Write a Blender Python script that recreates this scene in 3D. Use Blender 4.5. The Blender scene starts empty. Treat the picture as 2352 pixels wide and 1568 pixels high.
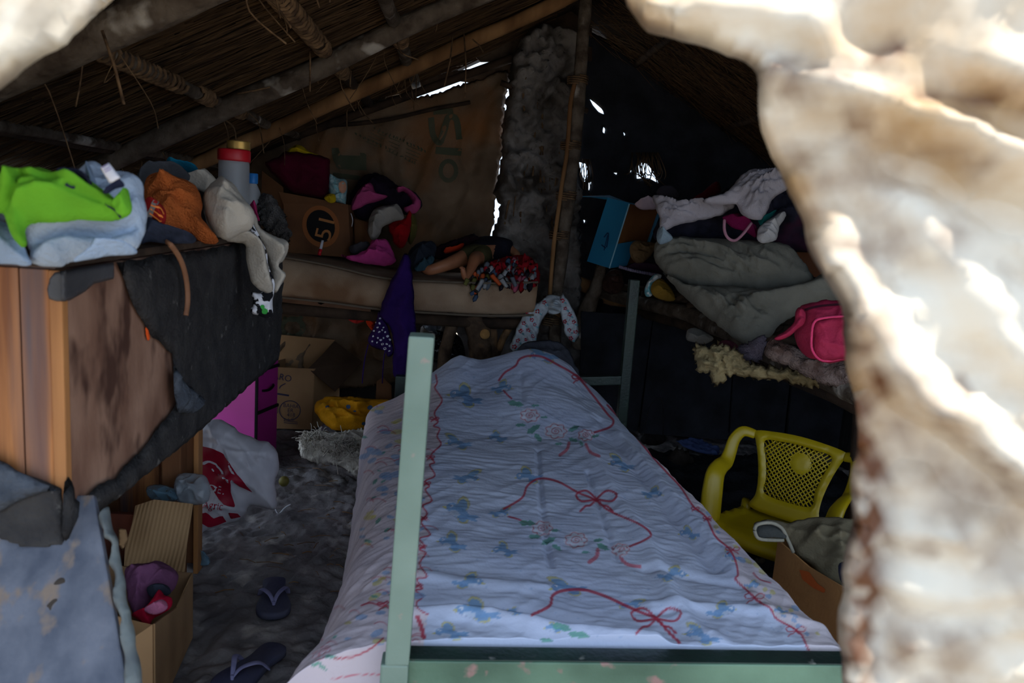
import bpy, bmesh, math, random
import numpy as np
from math import sin, cos, tan, radians, pi, sqrt, atan2
from mathutils import Vector, Matrix
from mathutils.geometry import delaunay_2d_cdt
from mathutils.bvhtree import BVHTree

scene = bpy.context.scene
COL = scene.collection
random.seed(7)

# ------------------------------------------------------------------ camera
W_PX, H_PX, F_PX = 2352.0, 1568.0, 1764.0
CAM_H, CAM_YAW, CAM_PITCH, CAM_ROLL = 1.25, 4.6, 9.5, 4.2
cam_data = bpy.data.cameras.new('camera')
cam_data.sensor_width = 24.0
cam_data.lens = 18.0
cam_data.clip_start = 0.02
cam_data.dof.use_dof = True
cam_data.dof.focus_distance = 2.9
cam_data.dof.aperture_fstop = 3.8
cam = bpy.data.objects.new('camera', cam_data)
COL.objects.link(cam)
CAM_ROT = (Matrix.Rotation(-radians(CAM_YAW), 4, 'Z') @ Matrix.Rotation(radians(90 - CAM_PITCH), 4, 'X')
           @ Matrix.Rotation(radians(CAM_ROLL), 4, 'Z'))
cam.matrix_world = Matrix.Translation((0, 0, CAM_H)) @ CAM_ROT
scene.camera = cam

# ------------------------------------------------------------------ world, sun, exposure
world = bpy.data.worlds.new('sky')
scene.world = world
world.use_nodes = True
bg = world.node_tree.nodes['Background']
bg.inputs[0].default_value = (0.62, 0.78, 1.0, 1)
bg.inputs[1].default_value = 1.05
sun_data = bpy.data.lights.new('sun', 'SUN')
sun_data.energy = 3.6
sun_data.angle = radians(3)
sun_data.color = (1.0, 0.94, 0.84)
sun = bpy.data.objects.new('sun', sun_data)
COL.objects.link(sun)
sun.rotation_euler = Vector((0.30, -0.20, 1.0)).to_track_quat('Z', 'Y').to_euler()   # high midday sun
sun.location = (2, -2, 6)
scene.view_settings.view_transform = 'Standard'
scene.view_settings.look = 'None'
scene.view_settings.gamma = 1
scene.view_settings.exposure = 0.95
scene.view_settings.use_curve_mapping = False
cy = scene.cycles
cy.max_bounces = 5; cy.diffuse_bounces = 3; cy.glossy_bounces = 2; cy.transmission_bounces = 3; cy.transparent_max_bounces = 6
cy.use_adaptive_sampling = True; cy.adaptive_threshold = 0.03
cy.caustics_reflective = False; cy.caustics_refractive = False

# ------------------------------------------------------------------ pixel rays (photo frame 2352 x 1568) -> points of the room
CAMP = np.array([0.0, 0.0, CAM_H])
RM = np.array(CAM_ROT.to_3x3())
def ray(x, y): return RM @ np.array([(x - W_PX / 2) / F_PX, (H_PX / 2 - y) / F_PX, -1.0])
def U(x, y, Y=None, Z=None, X=None, P=None, N=None):
    d = ray(x, y)
    if Y is not None: s = Y / d[1]
    elif Z is not None: s = (Z - CAM_H) / d[2]
    elif X is not None: s = X / d[0]
    else:
        N = np.array(N, float); s = N @ (np.array(P) - CAMP) / (N @ d)
    return CAMP + d * s
def proj(p):
    q = (np.asarray(p, float) - CAMP) @ RM
    return np.stack([W_PX / 2 + F_PX * q[..., 0] / -q[..., 2], H_PX / 2 - F_PX * q[..., 1] / -q[..., 2]], -1)

# ------------------------------------------------------------------ noise
_rng = np.random.RandomState(3)
_perm = np.concatenate([_rng.permutation(256)] * 3)
_ga = _rng.rand(256) * 2 * pi
def pn(x, y, seed=0):
    x = np.asarray(x, float) + seed * 17.3; y = np.asarray(y, float) + seed * 7.7
    xi = np.floor(x).astype(int); yi = np.floor(y).astype(int)
    xf = x - xi; yf = y - yi
    u = xf ** 3 * (xf * (xf * 6 - 15) + 10); v = yf ** 3 * (yf * (yf * 6 - 15) + 10)
    def g(ix, iy, dx, dy):
        a = _ga[_perm[(_perm[ix & 255] + iy) & 255]]
        return np.cos(a) * dx + np.sin(a) * dy
    a = g(xi, yi, xf, yf); b = g(xi + 1, yi, xf - 1, yf)
    c = g(xi, yi + 1, xf, yf - 1); d = g(xi + 1, yi + 1, xf - 1, yf - 1)
    return (a + (b - a) * u) * (1 - v) + (c + (d - c) * u) * v
def fbm(x, y, o=4, seed=0):
    r = 0; a = 1.0; f = 1.0
    for k in range(o):
        r = r + a * pn(x * f, y * f, seed + k); a *= .5; f *= 2.03
    return r
def sstep(a, b, x):
    t = np.clip((x - a) / (b - a), 0, 1); return t * t * (3 - 2 * t)

# ------------------------------------------------------------------ materials
def srgb(c):
    c = [v / 255.0 for v in c]
    return tuple((v / 12.92 if v <= .04045 else ((v + .055) / 1.055) ** 2.4) for v in c) + (1,)
MATS = {}
def M(name, c1, c2=None, scale=6, rough=.9, bump=.15, bscale=90, st=(1, 1, 1), spec=.25, metal=0, lo=.35, hi=.65,
      c3=None, scale3=2.5, lo3=.55, hi3=.7, transl=0, attr=None, alpha=1, wave=None, detail=3):
    if name in MATS: return MATS[name]
    m = bpy.data.materials.new(name); m.use_nodes = True
    nt = m.node_tree; N = nt.nodes; Lk = nt.links
    b = N['Principled BSDF']
    b.inputs['Roughness'].default_value = rough
    b.inputs['Specular IOR Level'].default_value = spec
    b.inputs['Metallic'].default_value = metal
    b.inputs['Alpha'].default_value = alpha
    tc = N.new('ShaderNodeTexCoord'); mp = N.new('ShaderNodeMapping')
    mp.inputs['Scale'].default_value = st
    Lk.new(tc.outputs['Object'], mp.inputs[0])
    def nz(s, lo, hi, d):
        n = N.new('ShaderNodeTexNoise'); n.inputs['Scale'].default_value = s; n.inputs['Detail'].default_value = d
        Lk.new(mp.outputs[0], n.inputs['Vector'])
        r = N.new('ShaderNodeMapRange'); r.inputs[1].default_value = lo; r.inputs[2].default_value = hi
        Lk.new(n.outputs[0], r.inputs[0]); return r.outputs[0]
    def mix(f, a, c):
        x = N.new('ShaderNodeMix'); x.data_type = 'RGBA'
        if hasattr(f, 'is_output'): Lk.new(f, x.inputs[0])
        else: x.inputs[0].default_value = f
        for s, v in ((6, a), (7, c)):
            if hasattr(v, 'is_output'): Lk.new(v, x.inputs[s])
            else: x.inputs[s].default_value = v
        return x.outputs[2]
    col = srgb(c1)
    if c2 is not None: col = mix(nz(scale, lo, hi, detail), col, srgb(c2))
    if c3 is not None: col = mix(nz(scale3, lo3, hi3, detail), col, srgb(c3))
    if attr:
        a = N.new('ShaderNodeAttribute'); a.attribute_name = attr
        if attr == 'stain':
            sp = N.new('ShaderNodeSeparateColor'); Lk.new(a.outputs[0], sp.inputs[0])
            col = mix(sp.outputs[0], col, srgb(c3 or (120, 80, 50)))
        else:
            x = N.new('ShaderNodeMix'); x.data_type = 'RGBA'; x.blend_type = 'MULTIPLY'; x.inputs[0].default_value = 1
            Lk.new(a.outputs[0], x.inputs[6])
            if hasattr(col, 'is_output'): Lk.new(col, x.inputs[7])
            else: x.inputs[7].default_value = col
            col = x.outputs[2]
    if hasattr(col, 'is_output'): Lk.new(col, b.inputs['Base Color'])
    else: b.inputs['Base Color'].default_value = col
    if bump:
        bn = N.new('ShaderNodeBump'); bn.inputs['Strength'].default_value = bump; bn.inputs['Distance'].default_value = .01
        if wave:
            n = N.new('ShaderNodeTexWave'); n.inputs['Scale'].default_value = wave[0]; n.inputs['Distortion'].default_value = wave[1]
            n.bands_direction = wave[2]; Lk.new(mp.outputs[0], n.inputs['Vector'])
        else:
            n = N.new('ShaderNodeTexNoise'); n.inputs['Scale'].default_value = bscale; n.inputs['Detail'].default_value = 2
            Lk.new(mp.outputs[0], n.inputs['Vector'])
        Lk.new(n.outputs['Fac' if 'Fac' in n.outputs else 0], bn.inputs['Height']); Lk.new(bn.outputs[0], b.inputs['Normal'])
    if transl:
        t = N.new('ShaderNodeBsdfTranslucent'); ms = N.new('ShaderNodeMixShader'); ms.inputs[0].default_value = transl
        if hasattr(col, 'is_output'): Lk.new(col, t.inputs[0])
        else: t.inputs[0].default_value = col
        Lk.new(b.outputs[0], ms.inputs[1]); Lk.new(t.outputs[0], ms.inputs[2])
        Lk.new(ms.outputs[0], N['Material Output'].inputs[0])
    MATS[name] = m
    return m
def cloth(name, c, k=.82, **kw):
    a = dict(scale=9, rough=.95, bump=.25, bscale=160, spec=.1); a.update(kw)
    return M(name, c, tuple(v * k for v in c), **a)

# ------------------------------------------------------------------ objects
def tag(o, label=None, cat=None, group=None, kind=None):
    if label: o['label'] = label
    if cat: o['category'] = cat
    if group: o['group'] = group
    if kind: o['kind'] = kind
    return o
def mesh(name, v, f, mat, parent=None, smooth=True, label=None, cat=None, group=None, kind=None):
    me = bpy.data.meshes.new(name)
    me.from_pydata([tuple(p) for p in v], [], [tuple(int(i) for i in q) for q in f])
    me.materials.append(mat)
    me.polygons.foreach_set('use_smooth', [smooth] * len(me.polygons))
    me.update()
    o = bpy.data.objects.new(name, me); COL.objects.link(o)
    if parent: o.parent = parent
    return tag(o, label, cat, group, kind)
def thing(name, label, cat, group=None):
    o = bpy.data.objects.new(name, None); COL.objects.link(o)
    o.empty_display_size = .1
    return tag(o, label, cat, group)
def from_bm(name, bm, mat, parent=None, smooth=False, **kw):
    bmesh.ops.recalc_face_normals(bm, faces=bm.faces)
    me = bpy.data.meshes.new(name); bm.to_mesh(me); bm.free(); me.materials.append(mat)
    me.polygons.foreach_set('use_smooth', [smooth] * len(me.polygons))
    o = bpy.data.objects.new(name, me); COL.objects.link(o)
    if parent: o.parent = parent
    return tag(o, **kw)
def hexa(name, P, mat, parent=None, bev=.004, cuts=0, rough=0, seed=0, **kw):
    """box from 8 corners: 4 of one face (loop) then the 4 opposite"""
    bm = bmesh.new(); v = [bm.verts.new(tuple(p)) for p in P]
    for q in ((0, 1, 2, 3), (7, 6, 5, 4), (0, 4, 5, 1), (1, 5, 6, 2), (2, 6, 7, 3), (3, 7, 4, 0)): bm.faces.new([v[i] for i in q])
    if bev: bmesh.ops.bevel(bm, geom=bm.edges[:], offset=bev, segments=2, affect='EDGES', profile=.6)
    if cuts: bmesh.ops.subdivide_edges(bm, edges=bm.edges[:], cuts=cuts, use_grid_fill=True)
    if rough:
        bm.normal_update()
        for w in bm.verts:
            c = w.co; k = float(fbm(c.x * 9 + c.z * 5, c.y * 9 - c.z * 7, 3, seed)); w.co = c + w.normal * rough * k
    return from_bm(name, bm, mat, parent, smooth=bool(cuts), **kw)
def box(name, lo, hi, mat, parent=None, bev=.004, **kw):
    (a, b, c), (d, e, f) = lo, hi
    return hexa(name, [(a, b, c), (d, b, c), (d, e, c), (a, e, c), (a, b, f), (d, b, f), (d, e, f), (a, e, f)], mat, parent, bev, **kw)
def beam(name, p, q, w, h, mat, parent=None, bev=.004, up=(0, 0, 1), **kw):
    p = np.array(p, float); q = np.array(q, float); d = (q - p) / np.linalg.norm(q - p)
    s = np.cross(d, up); s /= np.linalg.norm(s); u = np.cross(s, d)
    c = [s * w / 2 * a + u * h / 2 * b for a, b in ((-1, -1), (1, -1), (1, 1), (-1, 1))]
    return hexa(name, [p + k for k in c] + [q + k for k in c], mat, parent, bev, **kw)
def smooth_line(P, k=6, closed=False):
    P = np.array(P, float); n = len(P)
    out = []
    for i in range(n if closed else n - 1):
        if closed: a, b, c, d = P[(i - 1) % n], P[i], P[(i + 1) % n], P[(i + 2) % n]
        else: a, b, c, d = P[max(i - 1, 0)], P[i], P[i + 1], P[min(i + 2, n - 1)]
        for j in range(k):
            t = j / k
            out.append(.5 * (2 * b + (c - a) * t + (2 * a - 5 * b + 4 * c - d) * t * t + (3 * b - a - 3 * c + d) * t ** 3))
    if not closed: out.append(P[-1])
    return np.array(out)
def tube_geo(P, R, sides=8, flat=1.0, bumpy=0, seed=0, fdir=None):
    P = np.array(P, float); n = len(P); R = np.broadcast_to(np.array(R, float), (n,)) if np.ndim(R) else np.full(n, R)
    V = []; F = []; s = None
    for i in range(n):
        d = P[min(i + 1, n - 1)] - P[max(i - 1, 0)]; d /= (np.linalg.norm(d) + 1e-9)
        if s is None:
            r0 = np.array(fdir, float) if fdir is not None else (np.array([0, 0, 1.]) if abs(d[2]) < .9 else np.array([1., 0, 0]))
            s = np.cross(d, r0)
        s = s - d * (s @ d); s = s / max(np.linalg.norm(s), 1e-9); u = np.cross(s, d)
        for k in range(sides):
            a = 2 * pi * k / sides; r = R[i]
            if bumpy: r = r * (1 + bumpy * float(pn(i * .35 + seed * 3.1, k * 2.0 / sides * 3 + seed)))
            V.append(P[i] + s * cos(a) * r + u * sin(a) * r * flat)
    for i in range(n - 1):
        for k in range(sides):
            a = i * sides + k; b = i * sides + (k + 1) % sides
            F.append((a, b, b + sides, a + sides))
    F.append(tuple(range(sides))[::-1]); F.append(tuple((n - 1) * sides + k for k in range(sides)))
    return V, F
def tube(name, P, R, mat, parent=None, sides=8, flat=1.0, bumpy=0, seed=0, k=0, fdir=None, **kw):
    if k:
        Q = smooth_line(P, k)
        if np.ndim(R): R = np.interp(np.linspace(0, 1, len(Q)), np.linspace(0, 1, len(R)), R)
        P = Q
    v, f = tube_geo(P, R, sides, flat, bumpy, seed, fdir)
    return mesh(name, v, f, mat, parent, **kw)
def join_geo(parts):
    V = []; F = []
    for v, f in parts:
        o = len(V); V += list(v); F += [tuple(i + o for i in q) for q in f]
    return V, F

def inside(px, py, poly):
    c = np.zeros(len(px), bool); n = len(poly)
    x1, y1 = poly[:, 0], poly[:, 1]; x2, y2 = np.roll(x1, -1), np.roll(y1, -1)
    for i in range(n):
        if y1[i] == y2[i]: continue
        m = ((y1[i] > py) != (y2[i] > py)) & (px < (x2[i] - x1[i]) * (py - y1[i]) / (y2[i] - y1[i]) + x1[i])
        c ^= m
    return c
def seg_dist(px, py, P, closed=True):
    d = np.full(len(px), 1e9)
    n = len(P)
    for i in range(n if closed else n - 1):
        a = P[i]; b = P[(i + 1) % n]; ab = b - a; L = ab @ ab + 1e-12
        t = np.clip(((px - a[0]) * ab[0] + (py - a[1]) * ab[1]) / L, 0, 1)
        d = np.minimum(d, np.hypot(px - a[0] - t * ab[0], py - a[1] - t * ab[1]))
    return d
def resample(P, s):
    Q = np.vstack([P, P[:1]]); L = np.concatenate([[0], np.cumsum(np.hypot(*(np.diff(Q, axis=0).T)))])
    n = max(8, int(L[-1] / s)); t = np.linspace(0, L[-1], n, endpoint=False)
    return np.stack([np.interp(t, L, Q[:, 0]), np.interp(t, L, Q[:, 1])], 1)
def cdt(outline, s, holes=()):
    """triangulated inside of a 2D outline with inner points of spacing s"""
    lo = outline.min(0); hi = outline.max(0)
    gx, gy = np.meshgrid(np.arange(lo[0], hi[0] + s, s), np.arange(lo[1], hi[1] + s, s * .866))
    gx = gx + (np.arange(gx.shape[0]) % 2)[:, None] * s / 2
    gx = gx.ravel(); gy = gy.ravel()
    m = inside(gx, gy, outline); gx = gx[m]; gy = gy[m]
    if len(gx):
        m = seg_dist(gx, gy, outline) > s * .55
        for h in holes: m &= ~inside(gx, gy, h) & (seg_dist(gx, gy, h) > s * .4)
        gx = gx[m]; gy = gy[m]
    V = [Vector(p) for p in outline]; E = [(i, (i + 1) % len(V)) for i in range(len(V))]
    for h in holes:
        o = len(V); V += [Vector(p) for p in h]; E += [(o + i, o + (i + 1) % len(h)) for i in range(len(h))]
    V += [Vector((a, b)) for a, b in zip(gx, gy)]
    r = delaunay_2d_cdt(V, E, [], 0, 1e-7)
    P = np.array([tuple(v) for v in r[0]]); T = np.array([f for f in r[2] if len(f) == 3])
    c = P[T].mean(1); m = inside(c[:, 0], c[:, 1], outline)
    for h in holes: m &= ~inside(c[:, 0], c[:, 1], h)
    T = T[m]
    a = P[T]; ar = (a[:, 1, 0] - a[:, 0, 0]) * (a[:, 2, 1] - a[:, 0, 1]) - (a[:, 1, 1] - a[:, 0, 1]) * (a[:, 2, 0] - a[:, 0, 0])
    T[ar < 0] = T[ar < 0][:, ::-1]
    return P, T

_ps = [0]
def puff(name, pts, Y=None, n=(0, -1, .4), t=.03, r=None, back=.6, res=40, fold=(.009, 17, 0, .4), ridges=(), mat=None,
         parent=None, rag=0, sm=3, bend=None, L=None, cat=None, g=None, P=None, holes=(), flat=False, kind=None, wig=None):
    """a soft solid: the outline gets a plane of its own in the room, thickness t that rounds off towards the hem, and folds"""
    _ps[0] += 1; seed = _ps[0]
    pts = np.array(pts, float); n = np.array(n, float); n /= np.linalg.norm(n)
    c = pts.mean(0)
    P0 = np.array(P, float) if P is not None else U(c[0], c[1], Y=Y)
    if n @ (CAMP - P0) < 0: n = -n
    u = np.cross((0, 0, 1.), n)
    u = u / np.linalg.norm(u) if np.linalg.norm(u) > 1e-3 else np.array([1., 0, 0])
    v = np.cross(n, u)
    def to2(q):
        w = np.array([U(a, b, P=P0, N=n) for a, b in q]) - P0
        return np.stack([w @ u, w @ v], 1)
    O = to2(smooth_line(pts, sm, True) if sm > 1 else pts)
    size = (O.max(0) - O.min(0)).max(); s = size / res
    O = resample(O, s * .8)
    if rag:
        k = np.arange(len(O)); th = k * 2 * pi / len(O)
        O = O + rag * np.stack([pn(np.cos(th) * len(O) / 9, np.sin(th) * len(O) / 9, seed), pn(np.cos(th) * len(O) / 9, np.sin(th) * len(O) / 9, seed + 50)], 1) * 2
    elif fold:
        O = O + min(.007, size * .03) * np.stack([fbm(O[:, 0] * 22, O[:, 1] * 22, 2, seed), fbm(O[:, 0] * 22, O[:, 1] * 22, 2, seed + 50)], 1)
    H2 = [resample(to2(h), s * .7) for h in holes]
    Q, T = cdt(O, s, H2)
    d = seg_dist(Q[:, 0], Q[:, 1], O)
    for h in H2: d = np.minimum(d, seg_dist(Q[:, 0], Q[:, 1], h))
    bnd = d < s * 1e-3
    soft = r is None
    r = r or max(t * 1.4, s * 1.5)
    prof = np.sqrt(np.clip(1 - (1 - np.clip(d / r, 0, 1)) ** 2, 0, 1))
    if soft: prof = .32 * np.sqrt(np.clip(1 - (1 - np.clip(d / .012, 0, 1)) ** 2, 0, 1)) + .68 * sstep(0, 1, d / min(r * 2.2, max(d.max(), 1e-4)))
    h = t * prof if not flat else t * (~bnd) * 1.0
    w = np.zeros(len(Q))
    if fold:
        A, fr, an, ans = fold; ca, sa = cos(radians(an)), sin(radians(an))
        a = Q[:, 0] * ca + Q[:, 1] * sa; b = -Q[:, 0] * sa + Q[:, 1] * ca
        wob = .25 * pn(Q[:, 0] * fr * .5, Q[:, 1] * fr * .5, seed + 9)
        rd1 = 1 - 2.6 * np.abs(pn(b * fr + wob * 3, a * fr * ans, seed)); rd2 = 1 - 2.6 * np.abs(pn((b * .8 + a * .6) * fr * 1.7 + wob * 2, (a * .8 - b * .6) * fr * 1.7 * max(ans, .5), seed + 3))
        w = 2.0 * A * (1.5 * np.clip(rd1, -.4, 1) ** 3 + .8 * np.clip(rd2, -.3, 1) ** 3 + .5 * pn(b * fr * 2.6, a * fr * ans * 2.6, seed + 4) + 1.0 * pn(Q[:, 0] * fr * .4, Q[:, 1] * fr * .4, seed + 5))
        w = w + t * .45 * pn(Q[:, 0] * 2.6 / size, Q[:, 1] * 2.6 / size, seed + 7)
    base = P0 + Q[:, :1] * u + Q[:, 1:] * v
    if ridges:
        px = proj(base)
        for pl, amp, wd in ridges:
            pl = smooth_line(pl, 5); wl, wr = (wd if np.ndim(wd) else (wd, wd))
            dd = seg_dist(px[:, 0], px[:, 1], pl, False)
            side = np.zeros(len(px)); best = np.full(len(px), 1e9)
            for i in range(len(pl) - 1):
                a = pl[i]; e = pl[i + 1] - a; tt = np.clip(((px - a) @ e) / (e @ e + 1e-9), 0, 1)
                q = px - a - tt[:, None] * e; dq = np.hypot(q[:, 0], q[:, 1]); m = dq < best
                best[m] = dq[m]; side[m] = np.sign(e[0] * q[:, 1] - e[1] * q[:, 0])[m]
            ww = np.where(side > 0, wr, wl)
            w += amp * np.exp(-(dd / ww) ** 2)
    fade = np.clip(d / (r * .8), 0, 1)
    front = base + n * (h + w * fade)[:, None]
    idx = np.where(~bnd)[0]; mp = np.arange(len(Q)); mp[idx] = len(Q) + np.arange(len(idx))
    backv = (base - n * (h * back)[:, None] + (n * (w * fade * (.9 if back < .3 else .3))[:, None]))[idx]
    V = np.vstack([front, backv])
    if bend is not None: V = bend(V)
    F = [tuple(q) for q in T] + [tuple(mp[q][::-1]) for q in T]
    F = [f for f in F if len(set(f)) == 3]
    return mesh(name, V, F, mat, parent, True, L, cat, g, kind)

def bvh_of(objs):
    V = []; F = []
    for o in (objs if isinstance(objs, (list, tuple)) else [objs]):
        k = len(V); V += [v.co.copy() for v in o.data.vertices]; F += [[i + k for i in p.vertices] for p in o.data.polygons]
    return BVHTree.FromPolygons(V, F)
def decal(name, polys, target, mat, parent=None, off=.002, step=10, **kw):
    """flat print: px polygons laid on the visible surface of a thing"""
    bv = bvh_of(target); V = []; F = []
    for pl in polys:
        if isinstance(pl, tuple) and len(pl) == 2 and isinstance(pl[1], list): P, T = np.array(pl[0], float), pl[1]
        else:
            pl = np.array(pl, float)
            P, T = cdt(resample(pl, min(step, max(3., np.ptp(pl, axis=0).max() / 8))), step)
        ids = {}
        for i, p in enumerate(P):
            d = ray(*p); d = d / np.linalg.norm(d)
            hit = bv.ray_cast(Vector(CAMP), Vector(d))
            if hit[0] is not None:
                ids[i] = len(V); V.append(np.array(hit[0]) + off * np.array(hit[1]) * (1 if hit[1].dot(Vector(d)) < 0 else -1) - off * .5 * d)
        for t in T:
            if all(int(i) in ids for i in t): F.append([ids[int(i)] for i in t])
    return mesh(name, V, F, mat, parent if parent is not None else (target[0] if isinstance(target, (list, tuple)) else target), **kw)
def strip(pts, w, k=4, taper=None):
    P = smooth_line(pts, k); n = len(P); d = np.gradient(P, axis=0); d /= np.linalg.norm(d, axis=1)[:, None] + 1e-9
    nn = np.stack([-d[:, 1], d[:, 0]], 1); w = np.interp(np.linspace(0, 1, n), np.linspace(0, 1, len(w)), w) if np.ndim(w) else np.full(n, w)
    V = np.vstack([P - nn * w[:, None] / 2, P + nn * w[:, None] / 2])
    return (V, [t for i in range(n - 1) for t in ((i, i + 1, n + i + 1), (i, n + i + 1, n + i))])
def ell(cx, cy, rx, ry=None, a=0, k=20, a0=0, a1=360):
    ry = ry or rx; t = np.radians(np.linspace(a0, a1, k, endpoint=(a1 - a0) < 360)); c, s = cos(radians(a)), sin(radians(a))
    return np.stack([cx + rx * np.cos(t) * c - ry * np.sin(t) * s, cy + rx * np.cos(t) * s + ry * np.sin(t) * c], 1)
def text_px(s, x, y, h, ang=0, sx=1.0, shear=0):
    cu = bpy.data.curves.new('t', 'FONT'); cu.body = s; cu.resolution_u = 3
    o = bpy.data.objects.new('t', cu); COL.objects.link(o)
    dg = bpy.context.evaluated_depsgraph_get(); me = bpy.data.meshes.new_from_object(o.evaluated_get(dg))
    bm = bmesh.new(); bm.from_mesh(me); bmesh.ops.triangulate(bm, faces=bm.faces)
    P = np.array([(v.co.x * h * sx * 1.4 + shear * v.co.y * h, -v.co.y * h * 1.4) for v in bm.verts]); bm.verts.index_update()
    T = [tuple(v.index for v in f.verts) for f in bm.faces]; bm.free()
    bpy.data.objects.remove(o); bpy.data.curves.remove(cu); bpy.data.meshes.remove(me)
    c, q = cos(radians(ang)), sin(radians(ang))
    return (np.stack([x + P[:, 0] * c - P[:, 1] * q, y + P[:, 0] * q + P[:, 1] * c], 1), T)
# ================================================================== SETTING
m_sand = M('dark_sand', (142, 135, 134), (100, 96, 97), scale=7, bump=.6, bscale=45, c3=(190, 182, 174), scale3=9, lo3=.58, hi3=.75)
m_sand_out = M('pale_sand', (170, 158, 140), (146, 134, 116), scale=3, bump=.4, bscale=30)
m_thatch = M('thatch_dark', (48, 36, 26), (28, 20, 15), scale=14, bump=.8, bscale=40, st=(1, 6, 1))
m_straw = M('straw', (98, 74, 50), (44, 31, 22), scale=5, rough=.8, bump=0, st=(.6, 9, .6))
m_bark = M('grey_bark', (108, 96, 84), (70, 58, 48), scale=16, bump=.7, bscale=55, c3=(176, 168, 158), scale3=7, lo3=.6, hi3=.68)
m_pole = M('peeled_pole', (158, 118, 78), (112, 78, 48), scale=9, bump=.3, bscale=30, st=(1, 1, .3))
m_twine = M('bark_twine', (128, 100, 72), (72, 54, 40), scale=30, bump=.5, bscale=70)
m_darkwood = M('dark_wood', (70, 54, 42), (42, 32, 26), scale=10, bump=.5, bscale=40)
m_mud = M('mud_daub', (134, 128, 124), (90, 84, 80), scale=7, bump=.9, bscale=28, c3=(60, 52, 46), scale3=4, lo3=.56, hi3=.7)
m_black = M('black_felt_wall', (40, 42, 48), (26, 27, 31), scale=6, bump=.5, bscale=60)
m_dplank = M('dark_plank', (52, 50, 50), (32, 30, 31), scale=8, bump=.5, bscale=40, st=(1, 1, .15))

# floor of loose dark sand
def grid(x0, x1, y0, y1, nx, ny, fz):
    X, Yg = np.meshgrid(np.linspace(x0, x1, nx), np.linspace(y0, y1, ny)); Zg = fz(X, Yg)
    V = np.stack([X, Yg, Zg], -1).reshape(-1, 3)
    i = np.arange(nx * ny).reshape(ny, nx); F = np.stack([i[:-1, :-1], i[:-1, 1:], i[1:, 1:], i[1:, :-1]], -1).reshape(-1, 4)
    return V, F
def sand_z(x, y):
    z = .022 * fbm(x * 4, y * 4, 3, 1) + .034 * (np.abs(pn(x * 10 + 1.5 * pn(x * 4, y * 4, 4), y * 13, 2)) - .3) + .012 * (np.abs(pn(x * 24, y * 30, 9)) - .3) + .005 * pn(x * 50, y * 50, 8)
    z = z + .022 * sstep(3.6, 4.2, y) * (.5 - np.abs(pn(x * 15, y * 15, 5))) * 1.2
    return np.minimum(z, .018) - .006
V, F = grid(-1.5, 2.35, .75, 4.75, 330, 340, sand_z)
floor = mesh('floor', V, F, m_sand, kind='structure')
V, F = grid(-9, 9, -9, 11, 40, 40, lambda x, y: -.045 + .02 * pn(x, y, 3))
ground = mesh('ground', V, F, m_sand_out, kind='structure')

# roof: two thatched slopes on round rafters
RX, RZ, SL, SR = .56, 2.31, .53, .56
def roofL(off=0): return (np.array([RX, 0, RZ + off]), np.array([-SL, 0, 1.0]))
def zl(x, off=0): return RZ + off + SL * (x - RX)
def zr(x, off=0): return RZ + off - SR * (x - RX)
YF, YB = .64, 4.85
xl, xr = -1.62, 2.55
ro = .075
prof = [(xl, zl(xl, ro)), (RX, RZ + ro), (xr, zr(xr, ro)), (xr, zr(xr, ro + .12)), (RX, RZ + ro + .14), (xl, zl(xl, ro + .12))]
V = [(x, y, z) for y in (YF, YB) for x, z in prof]
F = [(i, (i + 1) % 6, (i + 1) % 6 + 6, i + 6) for i in range(6)] + [tuple(range(6))[::-1], tuple(range(6, 12))]
ceiling = mesh('ceiling', V, F, m_thatch, smooth=False, kind='structure')
def straw_mat(S, E_, wid):
    V = []; F = []
    for s, e, w in zip(S, E_, wid):
        d = e - s; d = d / np.linalg.norm(d); a = np.cross(d, (.1, .2, 1)); a /= np.linalg.norm(a); b = np.cross(a, d)
        o = len(V)
        for p, k in ((s, 1.), (e, .35)):
            for q in (a, -.5 * a + .8 * b, -.5 * a - .8 * b): V.append(p + q * w * k)
        F += [(o, o + 1, o + 4, o + 3), (o + 1, o + 2, o + 5, o + 4), (o + 2, o, o + 3, o + 5)]
    return V, F
rs = np.random.RandomState(11)
S = []; E_ = []; wd = []
for i in range(7000):
    y = rs.uniform(YF + .02, 4.6); x = rs.uniform(-1.5, RX - .05); Ln = rs.uniform(.2, .6); a = rs.normal(.12, .10)
    k = sqrt(1 + SL * SL); z0 = ro - rs.uniform(.002, .03)
    s = np.array([x, y, zl(x, z0)]); e = np.array([x - Ln / k, y - Ln * sin(a), zl(x - Ln / k, z0 - rs.uniform(-.01, .02))])
    if e[0] < -1.6: continue
    S.append(s); E_.append(e); wd.append(rs.uniform(.0012, .0038))
V, F = straw_mat(S, E_, wd)
mesh('thatch_straw', V, F, m_straw, ceiling, False, kind='stuff')
S = []; E_ = []; wd = []
for i in range(5000):
    y = rs.uniform(YF + .3, 4.6); x = rs.uniform(RX + .05, 2.4); Ln = rs.uniform(.15, .5); a = rs.normal(.3, .5)
    k = sqrt(1 + SR * SR); z0 = ro - rs.uniform(.002, .05)
    s = np.array([x, y, zr(x, z0)]); ex = min(x + Ln * cos(a) / k, 2.5)
    E_.append(np.array([ex, y - Ln * sin(a), zr(ex, z0 - rs.uniform(-.01, .05))])); S.append(s); wd.append(rs.uniform(.0012, .003))
V, F = straw_mat(S, E_, wd)
mesh('thatch_straw', V, F, m_straw, ceiling, False, kind='stuff')

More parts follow.
